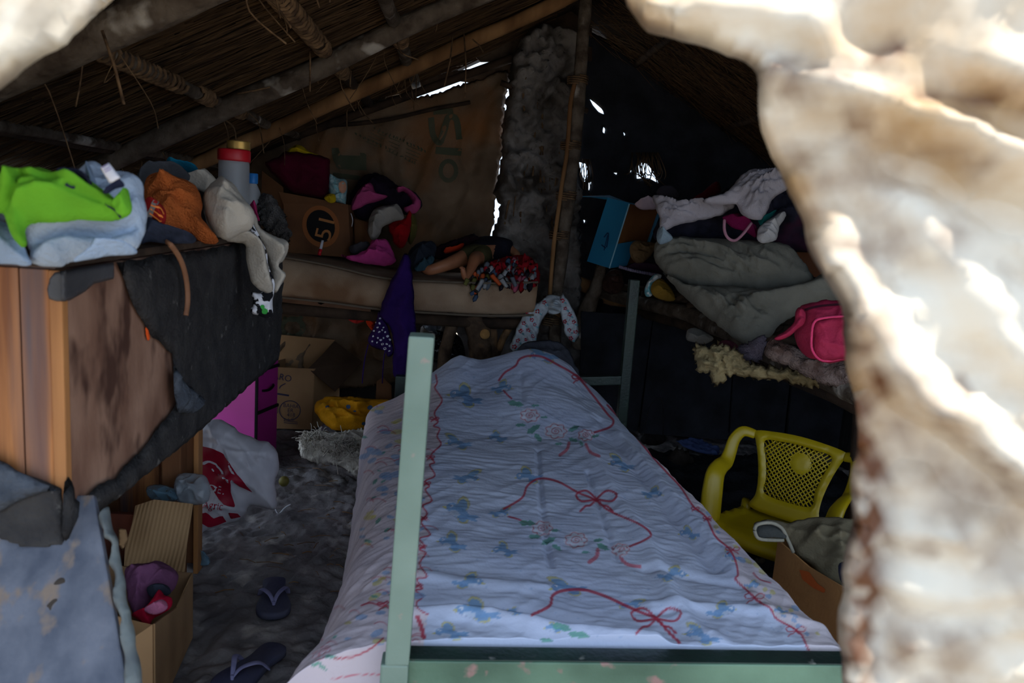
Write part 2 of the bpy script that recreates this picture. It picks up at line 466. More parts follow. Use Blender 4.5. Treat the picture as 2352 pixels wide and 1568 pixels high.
def rafter(y, x0, x1, r0, r1, mat, label, seed, off=0):
    xs = np.linspace(x0, x1, 26)
    P = np.stack([xs, y + .02 * pn(xs * 2, xs * 0 + seed), zl(xs, off) + .012 * pn(xs * 2.5, xs * 0 + seed + 3)], 1)
    return tube('rafter', P, np.linspace(r0, r1, 26), mat, ceiling, 12, bumpy=.28, seed=seed, label=label)
rafter(1.85, -1.55, RX, .047, .040, m_bark, 'thick grey bark rafter nearest the entrance', 1, -.005)
rafter(3.0, -1.55, RX, .041, .036, m_bark, 'grey bark rafter with pale lichen patches', 2)
rafter(3.75, -1.55, RX, .036, .033, m_pole, 'smooth peeled tan rafter pole', 3)
for y, r in ((2.1, .035), (3.2, .032)):
    xs = np.linspace(RX, 2.4, 20)
    tube('rafter', np.stack([xs, y + 0 * xs, zr(xs, 0)], 1), r, m_darkwood, ceiling, 8, bumpy=.2, seed=int(y * 10))
def ring_wrap(p0, p1, r, nr, mat, parent, w=.006):
    p0 = np.array(p0); p1 = np.array(p1); d = (p1 - p0); L = np.linalg.norm(d); d /= L
    a = np.cross(d, (0, 0, 1.)); a /= np.linalg.norm(a); b = np.cross(a, d); G = []
    t = np.linspace(0, nr, nr * 10); jit = 1 + .12 * pn(t * 1.3, t * 0, 5)
    Q = p0 + d * (t / nr * L)[:, None] + (a * np.cos(t * 2 * pi)[:, None] + b * np.sin(t * 2 * pi)[:, None]) * (r * jit)[:, None]
    v, f = tube_geo(Q, w, 5)
    return mesh('twine_wrap', v, f, mat, parent)
rp = roofL(.03)
def purlin(px, y0, y1, r, seed, wraps=(), label=None):
    x = U(*px, P=rp[0], N=rp[1])[0]
    ys = np.linspace(y0, y1, 30)
    P = np.stack([x + .012 * pn(ys * 2, ys * 0 + seed), ys, zl(x, .035) + .01 * pn(ys * 2, ys * 0 + seed + 5)], 1)
    o = tube('purlin', P, r, m_bark if seed % 2 else m_darkwood, ceiling, 9, bumpy=.25, seed=seed + 20, label=label)
    for a, b, nr in wraps:
        za = np.array([x, a, zl(x, .035)]); zb = np.array([x, b, zl(x, .035)])
        ring_wrap(za, zb, r * 1.18, nr, m_twine, o, .0065)
    return x
pxs = [purlin((415, 200), 1.0, 4.5, .021, 1, ((1.25, 1.75, 9), (1.95, 2.6, 17), (2.75, 2.9, 6), (3.1, 3.3, 7)), 'purlin stick bound with coiled bark twine'),
       purlin((695, 60), 1.0, 4.5, .024, 2, ((1.9, 2.75, 24), (2.8, 2.92, 5), (3.08, 3.4, 11)), 'purlin stick closely wrapped in twine rings'),
       purlin((897, 30), 1.0, 4.5, .026, 3, ((3.05, 3.3, 8),)),
       purlin((120, 322), 1.0, 4.5, .018, 4), purlin((385, 360), 1.0, 4.5, .016, 5)]
for k, x in enumerate((.95, 1.5, 2.0)):
    ys = np.linspace(1.0, 4.5, 20)
    tube('purlin', np.stack([x + 0 * ys, ys, zr(x, .035) + .01 * pn(ys * 2, ys * 0 + k)], 1), .02, m_darkwood, ceiling, 7, bumpy=.2, seed=40 + k)
# loose straw ends and knots hanging from the ties
G = []
for i in range(70):
    x = rs.choice(pxs) + rs.normal(0, .05); y = rs.choice([1.85, 3.0, 3.75]) + rs.normal(.08, .07); z = zl(x, -.01)
    Ln = rs.uniform(.05, .2); d = np.array([rs.normal(.2, .4), rs.normal(0, .3), -1]); d /= np.linalg.norm(d)
    P = [(x, y, z), (x, y, z) + d * Ln * .5 + rs.normal(0, .02, 3), (x, y, z) + d * Ln + rs.normal(0, .03, 3)]
    G.append(tube_geo(smooth_line(P, 4), rs.uniform(.0012, .0035), 4))
for (a, b, Yp) in (((1065, 70), (1068, 225), 3.6), ((235, 70), (285, 240), 1.75), ((705, 60), (712, 210), 2.9), ((620, 200), (545, 215), 2.9), ((1040, 80), (1020, 200), 3.6), ((1085, 90), (1110, 120), 3.6)):
    G.append(tube_geo([U(*a, Y=Yp), U((a[0] + b[0]) / 2 + 4, (a[1] + b[1]) / 2, Y=Yp), U(*b, Y=Yp)], .0035, 5))
V, F = join_geo(G)
mesh('hanging_straw', V, F, m_twine, ceiling, True, kind='stuff')

# back wall of the hut: frame boards, mud daub, dark panels; real gaps let the sky through
wall_back = thing('wall_back', None, None); tag(wall_back, kind='structure')
YW = 4.45
lath = M('grey_lath', (96, 80, 66), (60, 48, 40), scale=12, bump=.4, bscale=40)
mud_out = [(1166, 215), (1156, 225), (1160, 262), (1150, 300), (1154, 330), (1148, 390), (1140, 420), (1134, 440), (1148, 478), (1140, 510), (1128, 545), (1132, 575), (1150, 590), (1185, 600), (1200, 720), (1180, 900), (1340, 900), (1335, 640), (1330, 500), (1338, 440), (1318, 400), (1330, 300), (1335, 200), (1345, 90), (1240, 60), (1180, 120)]
mudw = puff('mud_daub', mud_out, YW - .1, n=(0, -1, 0), t=.05, back=1, res=90, sm=2, rag=.012, fold=(.03, 11, 0, 1), mat=m_mud, parent=wall_back, r=.05)
V = np.empty(len(mudw.data.vertices) * 3); mudw.data.vertices.foreach_get('co', V); V = V.reshape(-1, 3)
fr = V[:, 1] < YW - .105
cell = 0
for k in range(2):
    f = 11 * (1.7 ** k); gx = V[:, 0] * f + pn(V[:, 0] * 5, V[:, 2] * 5, 30); gz = V[:, 2] * f + pn(V[:, 0] * 5, V[:, 2] * 5, 31)
    best = np.full(len(V), 9.)
    for a in (-1, 0, 1):
        for b in (-1, 0, 1):
            ix = np.floor(gx).astype(int) + a; iz = np.floor(gz).astype(int) + b
            hx = ix + .5 + .4 * np.sin(ix * 12.9 + iz * 78.2); hz = iz + .5 + .4 * np.sin(ix * 39.3 + iz * 11.1)
            best = np.minimum(best, np.hypot(gx - hx, gz - hz))
    cell = cell + np.sqrt(np.clip(.75 - best, 0, 1)) * .085 / (1 + k)
V[fr, 1] -= cell[fr]
mudw.data.vertices.foreach_set('co', V.ravel()); mudw.data.update()
# vines and sticks in the daub
G = []
for i in range(22):
    x = rs.uniform(1185, 1325); y = rs.uniform(150, 420); ln = rs.uniform(80, 260)
    P = [U(x, y, Y=4.24), U(x + rs.normal(-4, 8), y + ln * .5, Y=4.22), U(x + rs.normal(-12, 14), y + ln, Y=4.24)]
    G.append(tube_geo(smooth_line(P, 5), rs.uniform(.002, .006), 5, bumpy=.3, seed=i))
V, F = join_geo(G); mesh('dry_vine', V, F, m_twine, wall_back, kind='stuff')
for a, b in (((1150, 190), (1350, 255)), ((1160, 385), (1330, 385)), ((1170, 560), (1310, 500))):
    tube('lath', [U(*a, Y=4.3), U((a[0] + b[0]) / 2, (a[1] + b[1]) / 2 + 6, Y=4.29), U(*b, Y=4.3)], .016, m_darkwood, wall_back, 8, bumpy=.3, k=4)
# gable boards above the sacking (thin gaps stay open to the sky)
def board(px4, Y, mat=lath, th=.018, parent=wall_back, name='board'):
    P = [U(*p, Y=Y) for p in px4]; Q = [p + np.array([0, th, 0]) for p in P]
    return hexa(name, P + Q, mat, parent, .003)
board([(560, 345), (905, 222), (1190, 140), (1190, 175), (920, 235), (600, 372)], YW) if 0 else None
board([(500, 372), (838, 216), (842, 232), (500, 396)], YW)
board([(838, 214), (1052, 160), (1056, 186), (842, 232)], YW + .04)
board([(905, 172), (1060, 118), (1064, 150), (935, 172)], YW + .03)
board([(1052, 162), (1190, 140), (1190, 205), (1056, 186)], YW + .02)
board([(820, 196), (905, 160), (928, 168), (845, 205)], YW + .06) if 0 else None
board([(640, 265), (840, 190), (846, 200), (640, 300)], YW + .05)
board([(1060, 100), (1215, 60), (1215, 140), (1104, 142)], YW + .03)
board([(900, 150), (1060, 95), (1062, 130), (945, 166)], YW + .07)
tube('lath', [U(480, 385, Y=4.36), U(1215, 120, Y=4.36)], .022, m_darkwood, wall_back, 9, bumpy=.2)
tube('lath', [U(700, 290, Y=4.40), U(860, 280, Y=4.38), U(1000, 250, Y=4.38), U(1080, 235, Y=4.4)], .011, m_darkwood, wall_back, 8, bumpy=.3, k=4)
board([(250, 330), (700, 250), (700, 720), (250, 720)], 4.6, m_dplank)
board([(560, 700), (1010, 700), (1010, 960), (560, 960)], 4.62, m_dplank)
board([(1180, 20), (1360, -40), (1360, 140), (1180, 140)], YW + .08, m_darkwood)
# mud foot below the platform, left of the post
puff('mud_daub', [(980, 735), (1010, 690), (1230, 690), (1240, 930), (980, 930), (940, 840)], YW + .02, n=(0, -1, 0), t=.03, back=1, res=30, fold=(.02, 10, 0, 1), mat=m_mud, parent=wall_back, rag=.015,
     holes=[[(990, 742), (1012, 738), (1010, 752), (985, 756)], [(1030, 760), (1050, 762), (1055, 790), (1038, 800)]])
# right dark section with ragged light holes
holes = [[(1355, 228), (1366, 236), (1384, 252), (1387, 262), (1376, 258), (1362, 242)], [(1386, 292), (1390, 296), (1388, 306), (1384, 303)],
         [(1432, 304), (1436, 308), (1434, 312)], [(1330, 372), (1345, 376), (1352, 384), (1350, 404), (1342, 420), (1335, 400)],
         [(1352, 420), (1358, 418), (1352, 440)], [(1464, 384), (1472, 374), (1486, 376), (1502, 396), (1512, 420), (1500, 414), (1488, 408), (1462, 410)],
         [(1410, 397), (1417, 397), (1416, 401)], [(1447, 391), (1450, 392), (1448, 396)], [(1368, 745), (1374, 740), (1372, 758), (1367, 760)],
         [(1322, 540), (1330, 535), (1328, 548)], [(1303, 560), (1310, 556), (1298, 628), (1293, 630)], [(1318, 580), (1324, 588), (1322, 606), (1316, 600)], [(1340, 505), (1344, 506), (1342, 512)]]
puff('black_sheet', [(1325, 60), (1420, 100), (1800, 300), (2150, 470), (2150, 1060), (1300, 1000), (1290, 700), (1290, 560), (1320, 420), (1328, 300)], YW + .1, n=(0, -1, 0), t=.01, back=1, res=110, sm=1, fold=(.006, 6, 60, .5), mat=m_black, parent=wall_back, holes=holes, r=.01)
# straw fringe across the larger hole
G = []
for i in range(26):
    x = rs.uniform(1455, 1525); P = [U(x - 6, 350, Y=4.5), U(x + rs.normal(0, 8), 395, Y=4.48), U(x + rs.normal(4, 16), rs.uniform(395, 430), Y=4.5)]
    G.append(tube_geo(smooth_line(P, 3), rs.uniform(.0015, .004), 4))
for i in range(12):
    x = rs.uniform(1335, 1356); P = [U(x, 365, Y=4.5), U(x + rs.normal(0, 6), 400, Y=4.48), U(x + rs.normal(0, 8), rs.uniform(410, 450), Y=4.5)]
    G.append(tube_geo(smooth_line(P, 3), rs.uniform(.0015, .003), 4))
V, F = join_geo(G); mesh('straw_fringe', V, F, m_straw, wall_back, kind='stuff')
# side walls of upright boards
def plank_wall(name, x, y0, y1, ztop, mat, n, th, gap=None):
    w = thing(name, None, None); tag(w, kind='structure'); dy = (y1 - y0) / n
    for i in range(n):
        o = rs.uniform(-.006, .006); yc = y0 + (i + .5) * dy; zb = -.04
        if gap and gap[0] < yc < gap[1]: zb = gap[2]      # boards broken away low down
        box('plank', (x + o, y0 + i * dy + .002, zb), (x + o + th, y0 + (i + 1) * dy - .002, ztop + rs.uniform(-.01, .01)), mat, w, .003)
    return w
plank_wall('wall_left', -1.5, .95, 4.6, 1.27, m_dplank, 18, .025, (2.75, 3.75, .72))
plank_wall('wall_right', 2.2, .95, 4.6, 1.42, m_dplank, 18, .025)
# black boards standing behind the chair, under the right-hand pole bed
wr = thing('wall_partition', None, None); tag(wr, kind='structure')
for px4 in ([(1335, 715), (1500, 725), (1465, 990), (1330, 985)], [(1502, 725), (1690, 735), (1672, 1010), (1468, 995)], [(1694, 735), (1830, 745), (1800, 1010), (1676, 1012)], [(1834, 745), (2100, 760), (2100, 1060), (1806, 1020)]):
    board(px4, 4.0 + rs.uniform(0, .03), m_black, .02, wr, 'panel')

# tarpaulins hanging in the entrance
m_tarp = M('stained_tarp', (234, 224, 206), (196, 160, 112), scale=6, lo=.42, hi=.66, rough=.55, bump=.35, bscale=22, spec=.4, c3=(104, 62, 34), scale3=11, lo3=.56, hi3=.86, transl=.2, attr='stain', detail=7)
def stain(o, lines):
    n = len(o.data.vertices); V = np.empty(n * 3); o.data.vertices.foreach_get('co', V); px = proj(V.reshape(-1, 3)); s = np.zeros(n)
    for pl, w, k in lines:
        d = seg_dist(px[:, 0], px[:, 1], smooth_line(pl, 4), False)
        nz = .55 + .9 * fbm(px[:, 0] / 60, px[:, 1] / 60, 4, int(w))
        s = np.maximum(s, k * np.exp(-(d / w) ** 2) * np.clip(nz, 0, 1.2))
    a = o.data.color_attributes.new('stain', 'FLOAT_COLOR', 'POINT')
    c = np.ones((n, 4)); c[:, :3] = np.clip(s, 0, 1)[:, None]; a.data.foreach_set('color', c.ravel())
def roof_px(x, y): return tuple(proj(np.array([x, y, (zl(x, ro) if x < RX else zr(x, ro)) - .004])))
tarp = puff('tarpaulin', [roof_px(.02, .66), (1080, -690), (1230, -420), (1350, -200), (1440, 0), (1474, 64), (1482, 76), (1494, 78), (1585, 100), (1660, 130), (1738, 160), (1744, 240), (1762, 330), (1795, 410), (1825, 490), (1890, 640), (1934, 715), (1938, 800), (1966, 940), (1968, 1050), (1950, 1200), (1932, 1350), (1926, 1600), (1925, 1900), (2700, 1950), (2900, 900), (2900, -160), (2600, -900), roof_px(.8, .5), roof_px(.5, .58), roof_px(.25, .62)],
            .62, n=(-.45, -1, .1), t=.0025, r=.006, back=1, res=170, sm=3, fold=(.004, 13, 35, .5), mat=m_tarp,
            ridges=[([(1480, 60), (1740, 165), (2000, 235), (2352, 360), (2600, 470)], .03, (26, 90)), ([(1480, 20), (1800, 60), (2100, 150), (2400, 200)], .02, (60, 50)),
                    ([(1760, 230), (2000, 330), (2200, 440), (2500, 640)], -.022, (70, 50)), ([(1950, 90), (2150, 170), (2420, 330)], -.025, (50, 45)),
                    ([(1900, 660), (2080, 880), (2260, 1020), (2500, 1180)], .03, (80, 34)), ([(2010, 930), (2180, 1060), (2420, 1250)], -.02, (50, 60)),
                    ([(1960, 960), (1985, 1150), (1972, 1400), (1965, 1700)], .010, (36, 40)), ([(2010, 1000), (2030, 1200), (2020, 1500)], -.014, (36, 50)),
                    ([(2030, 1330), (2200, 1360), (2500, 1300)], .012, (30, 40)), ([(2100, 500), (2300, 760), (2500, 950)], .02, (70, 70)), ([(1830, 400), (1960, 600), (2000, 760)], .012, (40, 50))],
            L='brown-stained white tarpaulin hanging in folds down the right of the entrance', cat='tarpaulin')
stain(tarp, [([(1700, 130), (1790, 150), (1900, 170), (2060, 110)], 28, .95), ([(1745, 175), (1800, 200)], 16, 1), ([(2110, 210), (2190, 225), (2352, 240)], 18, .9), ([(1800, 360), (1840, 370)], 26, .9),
             ([(1945, 740), (1985, 800), (2020, 900), (1990, 960)], 54, 1.1), ([(1985, 950), (2000, 1080), (2000, 1250), (1980, 1400), (1960, 1568)], 46, 1.7), ([(1960, 1000), (1960, 1200), (1945, 1500)], 40, 1.1), ([(2020, 1060), (2100, 1040), (2200, 1080)], 40, .5), ([(2200, 870), (2230, 930)], 16, .8),  # left-edge strips: brown stain, deepened to paint in the fold's shade
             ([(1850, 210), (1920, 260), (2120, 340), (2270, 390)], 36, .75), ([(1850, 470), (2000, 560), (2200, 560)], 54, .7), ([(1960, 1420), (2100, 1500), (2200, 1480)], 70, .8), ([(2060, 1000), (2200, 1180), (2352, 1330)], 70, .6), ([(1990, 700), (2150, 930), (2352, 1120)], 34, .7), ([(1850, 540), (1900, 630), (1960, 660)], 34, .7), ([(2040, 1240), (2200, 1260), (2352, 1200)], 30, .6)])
tarp2 = puff('tarpaulin', [(-700, 760), (-420, 540), (-20, 228), (60, 165), (150, 100), (210, 45), (265, -5), (400, -130), (700, -360), (1075, -690), roof_px(.03, .68), roof_px(-.15, .66), roof_px(-.5, .6), roof_px(-.9, .5), roof_px(-1.2, .42)], .7, n=(.35, -1, .1), t=.0025, r=.006, back=1, res=110, fold=(.006, 10, 50, .4), mat=m_tarp,
             ridges=[([(15, 160), (40, 60), (90, -40)], .02, (30, 50)), ([(80, 120), (160, 30), (220, -60)], -.012, 30)],
             L='corner of a white tarpaulin at the upper left of the entrance', cat='tarpaulin')
stain(tarp2, [([(-100, 0), (60, 20)], 60, .25)])
# ================================================================== LEFT SIDE: raised trunk with clothes
m_ply = M('stained_plywood', (164, 128, 108), (122, 88, 72), scale=9, bump=.2, bscale=40, st=(1, 1, .6), c3=(80, 54, 44), scale3=11, lo3=.54, hi3=.66, rough=.7)
m_orange = M('varnished_plank', (178, 118, 70), (124, 76, 46), scale=14, bump=.2, bscale=40, st=(3, 3, .2), c3=(96, 82, 84), scale3=5, lo3=.5, hi3=.66, rough=.6)
m_strip = M('corner_strip', (190, 132, 80), (150, 100, 60), scale=6, bump=.1, st=(3, 3, .3), rough=.6)
m_felt = M('roofing_felt', (58, 56, 56), (42, 41, 43), scale=20, bump=.5, bscale=120, c3=(100, 98, 96), scale3=30, lo3=.66, hi3=.74)
m_felt2 = M('grey_felt', (80, 86, 96), (60, 65, 74), scale=26, bump=.5, bscale=120)
m_tin = M('grey_tin', (80, 80, 84), (58, 58, 62), scale=9, rough=.55, bump=.1, spec=.4, c3=(140, 104, 66), scale3=5, lo3=.62, hi3=.7)
m_grey_board = M('weathered_grey_board', (106, 109, 120), (76, 81, 94), scale=9, bump=.25, bscale=40, st=(2, 2, .5), c3=(128, 112, 100), scale3=14, lo3=.6, hi3=.72, rough=.75)
m_edge = M('peeling_edge', (118, 124, 122), (84, 88, 90), scale=14, bump=.5, bscale=40)

TX, TY0, TY1, TZ0, TZ1, TXL = -.567, 1.15, 2.56, .703, 1.125, -1.25
trunk = thing('storage_trunk', 'large wooden trunk patched with torn black roofing felt, raised on a stand', 'trunk')
box('body', (TXL, TY0 + .012, TZ0 + .01), (TX - .012, TY1 - .01, TZ1), m_ply, trunk, .004)
xs = [TXL, U(50, 850, Y=TY0)[0], U(118, 850, Y=TY0)[0]]
ztrim = U(100, 1105, Y=TY0)[2]
for i, (a, b) in enumerate(((TXL, xs[1] - .001), (xs[1] + .001, xs[2]))):
    box('plank', (a, TY0, TZ0 + .02), (b, TY0 + .012, TZ1 - .004), m_orange, trunk, .002)
box('corner_strip', (xs[2] + .001, TY0 - .004, TZ0 + .05), (TX + .004, TY0 + .014, TZ1 - .004), m_strip, trunk, .003)
side = box('side_panel', (TX - .013, TY0 + .016, TZ0 + .02), (TX, TY1, TZ1 - .004), m_ply, trunk, .002)
box('lid', (TXL, TY0 - .004, TZ1), (TX + .006, TY1, TZ1 + .014), m_darkwood, trunk, .004)
kw = dict(X=TX + .004)
def side_puff(name, pts, mat, t, dx, **k):
    c = np.array(pts, float).mean(0); return puff(name, pts, P=U(*c, X=TX + dx), n=(1, 0, 0), t=t, mat=mat, parent=trunk, **k)
side_puff('felt_sheet', [(268, 602), (360, 588), (470, 572), (557, 558), (600, 552), (648, 546), (649, 620), (647, 700), (644, 780), (640, 826), (600, 862), (550, 906), (465, 985), (380, 1055), (300, 1120), (240, 1170), (190, 1212), (150, 1248), (143, 1235), (143, 1180), (146, 1120), (150, 1095), (158, 1092), (168, 1112), (178, 1150), (195, 1145), (215, 1120), (240, 1108), (265, 1100), (285, 1068), (320, 1040), (345, 1005), (380, 962), (405, 925), (402, 880), (398, 815), (370, 795), (350, 770), (325, 735), (300, 690), (285, 645)],
          m_felt, .004, .006, back=1, res=70, sm=1, fold=(.002, 8, 90, .3), r=.004)
side_puff('felt_tongue', [(398, 840), (420, 870), (440, 892), (466, 912), (462, 935), (440, 950), (420, 945), (405, 935)], m_felt2, .008, .02, back=.6, res=18, fold=(.004, 20, 60, .4))
# felt on the front, lower flap curling
def front_puff(name, pts, mat, t, Y, **k):
    c = np.array(pts, float).mean(0); return puff(name, pts, P=U(*c, Y=Y), n=(0, -1, 0), t=t, mat=mat, parent=trunk, **k)
front_puff('felt_sheet', [(-160, 1000), (0, 1056), (60, 1090), (140, 1122), (147, 1180), (147, 1252), (60, 1250), (0, 1236), (-160, 1225)], m_felt, .004, TY0 - .006, back=1, res=40, sm=1, fold=(.002, 9, 0, .5), r=.004)
front_puff('felt_flap', [(-150, 1010), (0, 1058), (60, 1092), (136, 1122), (100, 1128), (60, 1140), (20, 1165), (-20, 1190), (-150, 1230)], m_felt2, .012, TY0 - .016, back=.5, res=30, sm=2, fold=(.004, 12, -25, .3))
# tin patch on the top corner
front_puff('tin_patch', [(114, 640), (125, 626), (152, 620), (152, 692), (130, 692), (112, 686), (108, 664)], m_tin, .003, TY0 - .008, back=1, res=16, sm=1, fold=None, r=.003)
side_puff('tin_patch', [(138, 622), (180, 614), (262, 602), (262, 640), (215, 652), (195, 670), (160, 690), (140, 692)], m_tin, .003, .009, back=1, res=24, sm=1, fold=None, r=.003)
side_puff('scuff', [(334, 752), (340, 756), (344, 778), (338, 780)], M('orange_mark', (226, 86, 30)), .002, .005, back=1, res=8, fold=None, r=.003)
decal('stain', [ell(118, 1140, 1, 1)], side, m_felt) if 0 else None

# stand under the trunk
m_brown = M('brown_crate_wood', (132, 88, 58), (90, 56, 38), scale=6, bump=.3, bscale=40, st=(1, 1, .3))
stand = thing('wooden_stand', 'rough brown wooden crate stand holding up the trunk', 'stand')
xe = U(459, 1100, Y=2.47)[0]
for x in (-1.2, xe - .07):
    for y in (1.32, 2.44): box('leg', (x - .03, y - .03, -.02), (x + .03, y + .03, TZ0 - .03), m_brown, stand, .004)
box('shelf', (-1.2, 1.28, TZ0 - .03), (xe - .02, 2.5, TZ0 + .004), m_brown, stand, .004)
for i, (a, b) in enumerate(((xe - .40, xe - .26), (xe - .255, xe - .13), (xe - .125, xe - .018))):
    box('plank', (a, 2.47, .02), (b, 2.49, TZ0 - .032), m_brown if i != 1 else m_orange, stand, .003)
box('end_strip', (xe - .016, 2.455, -.01), (xe, 2.50, TZ0 - .032), m_strip, stand, .003)
box('panel', (-1.2, 1.3, .02), (-1.185, 2.46, TZ0 - .032), m_darkwood, stand, .003)
box('plank', (-1.1, 2.2, .12), (xe - .05, 2.22, .30), M('red_plank', (120, 60, 40), (84, 44, 32), st=(1, 1, .4)), stand, .003)

# grey board leaning against the stand
gb = thing('leaning_board', 'weathered blue-grey board with a peeling edge leaning below the trunk', 'board')
A = U(222, 1175, Y=1.17); B = U(300, 1620, Y=1.0); A0 = U(-260, 1190, Y=1.17); B0 = U(-300, 1640, Y=1.0)
nrm = np.cross(B - A, A0 - A); nrm /= np.linalg.norm(nrm); nrm *= (1 if nrm[1] > 0 else -1)
A = A + (A - B) * .10; A0 = A0 + (A0 - B0) * .10; Bf = A + (B - A) * 3.05; B0f = A0 + (B0 - A0) * 3.05
k = (Bf[2] + .01) / (Bf[2] - A[2]); Bf = Bf - (Bf - A) * k; B0f = B0f - (B0f - A0) * ((B0f[2] + .01) / (B0f[2] - A0[2]))
hexa('board', [A, A0, B0f, Bf, A + nrm * .014, A0 + nrm * .014, B0f + nrm * .014, Bf + nrm * .014], m_grey_board, gb, .003)
pb = A
puff('peeling_edge', [(222, 1185), (252, 1162), (262, 1230), (285, 1330), (305, 1440), (330, 1620), (285, 1620), (288, 1560), (276, 1480), (280, 1420), (262, 1390), (264, 1330), (250, 1290), (252, 1250), (238, 1235), (240, 1210)], P=A - nrm * .004, n=nrm, t=.005, back=1, res=60, sm=2, mat=m_edge, parent=gb, fold=(.002, 20, 90, .4), r=.005)
puff('stain', [(120, 1340), (135, 1325), (150, 1325), (153, 1338), (138, 1345), (124, 1346)], P=A - nrm * .001, n=nrm, t=.0012, back=.5, res=14, mat=M('brown_stain', (62, 54, 48)), parent=gb, fold=None)
puff('stain', [(95, 1395), (118, 1372), (135, 1368), (140, 1380), (128, 1392), (125, 1408), (112, 1414), (104, 1400)], P=A - nrm * .001, n=nrm, t=.0012, back=.5, res=14, mat=M('brown_stain', (62, 54, 48)), parent=gb, fold=None)

# ---- clothes on the trunk
c_green = cloth('lime_fleece', (108, 178, 48), .84)
c_navy = cloth('navy_trim', (38, 42, 66))
c_jean = cloth('pale_denim', (176, 192, 214), .84, bump=.4)
c_jean2 = cloth('faded_denim', (150, 170, 198), .8, bump=.4)
UPN = (.25, -.85, .5)
JP = U(150, 606, Z=TZ1 + .018); JN = np.array(UPN) / np.linalg.norm(UPN)
jeans = puff('jeans', [(-60, 480), (20, 520), (60, 560), (75, 605), (140, 612), (165, 596), (235, 588), (300, 578), (322, 556), (334, 505), (334, 460), (325, 425), (296, 402), (258, 400), (225, 378), (200, 378), (180, 392), (150, 420), (60, 440), (-60, 440)], P=U(150, 606, Z=TZ1 + .018), n=UPN, t=.05, back=.9, res=60, fold=(.007, 16, 25, .35), mat=c_jean,
             ridges=[([(62, 545), (150, 525), (240, 525), (310, 500), (328, 450)], .03, (16, 20)), ([(80, 568), (170, 548), (260, 548), (312, 532)], -.05, 10), ([(90, 600), (140, 570), (200, 575)], .016, 8), ([(230, 400), (260, 425), (290, 470)], -.014, 7), ([(250, 400), (300, 430), (318, 480)], .012, 7)], L='bundle of pale blue jeans on top of the trunk under the lime fleece', cat='jeans')
puff('waistband', [(196, 396), (204, 378), (214, 400), (222, 425), (206, 430)], P=JP + JN * .045, n=UPN, t=.03, mat=c_jean2, parent=jeans)
puff('trouser_leg', [(168, 600), (205, 570), (215, 550), (240, 556), (285, 560), (312, 572), (305, 584), (250, 588), (200, 596)], P=JP + JN * .04, n=UPN, t=.025, mat=c_jean2, parent=jeans, fold=(.008, 30, 40, .5))
puff('denim_trousers', [(-80, 470), (0, 505), (40, 540), (62, 580), (72, 608), (0, 606), (-80, 600)], P=U(30, 604, Z=TZ1 + .018), n=UPN, t=.035, back=.9, res=34, mat=c_jean2, fold=(.006, 14, -40, .3), L='whitish blue denim at the left end of the trunk', cat='trousers')
fle = puff('fleece_jacket', [(-60, 420), (0, 402), (60, 396), (100, 391), (128, 400), (135, 408), (175, 402), (215, 420), (250, 448), (275, 470), (296, 455), (302, 480), (298, 496), (262, 504), (200, 505), (140, 510), (80, 514), (62, 524), (58, 560), (45, 566), (25, 535), (15, 510), (0, 490), (-60, 500)], P=JP + JN * .062, n=UPN, t=.045, back=.7, res=64, fold=(.007, 15, -15, .3), mat=c_green,
           ridges=[([(-20, 470), (20, 470), (45, 430)], .03, (8, 12)), ([(0, 488), (30, 480), (60, 440)], -.03, 8), ([(40, 486), (130, 474), (240, 494)], .016, (6, 10)), ([(30, 470), (120, 458), (230, 482)], -.014, 7), ([(60, 430), (150, 440), (260, 478)], .018, (7, 5)), ([(55, 445), (150, 452), (250, 485)], -.012, 6), ([(50, 500), (62, 530), (50, 560)], -.02, 7), ([(120, 412), (190, 425), (240, 455)], .01, 6)], L='lime green fleece jacket with navy collar trim on the trunk', cat='jacket')
puff('collar', [(127, 404), (135, 394), (165, 392), (195, 400), (212, 420), (206, 424), (185, 408), (160, 402), (140, 408)], P=JP + JN * .10, n=UPN, t=.016, res=30, mat=c_navy, parent=fle, fold=None)
puff('collar', [(236, 440), (258, 424), (278, 414), (286, 428), (268, 432), (248, 444)], P=JP + JN * .11, n=UPN, t=.014, mat=c_navy, parent=fle, fold=None)
puff('pocket', [(255, 462), (290, 432), (300, 460), (302, 485), (285, 496), (268, 490), (262, 475)], P=JP + JN * .10, n=UPN, t=.02, mat=c_green, parent=fle)
decal('zip', [strip([(240, 468), (262, 480), (276, 498)], 4)], fle, c_navy, step=6)
decal('badge', [strip([(150, 420), (160, 428), (172, 428)], 7)], fle, c_navy, step=6)
m_white = cloth('white_paper', (222, 222, 232), .95, bump=.05)
lab = puff('paper_tag', [(230, 384), (250, 373), (277, 408), (252, 422)], P=JP + JN * .09, n=(.1, -1, .2), t=.0015, sm=1, fold=None, res=10, mat=m_white, L='white paper label sticking up behind the navy collar', cat='label')
c_lil = M('lilac_print', (150, 140, 190), bump=0)
decal('print', [strip([(236, 386), (250, 378)], 2), strip([(240, 391), (254, 384)], 2), strip([(243, 396), (257, 388)], 2)], lab, c_lil, step=4)
c_org = cloth('orange_towel', (196, 104, 52), .8, bump=.8, bscale=220)
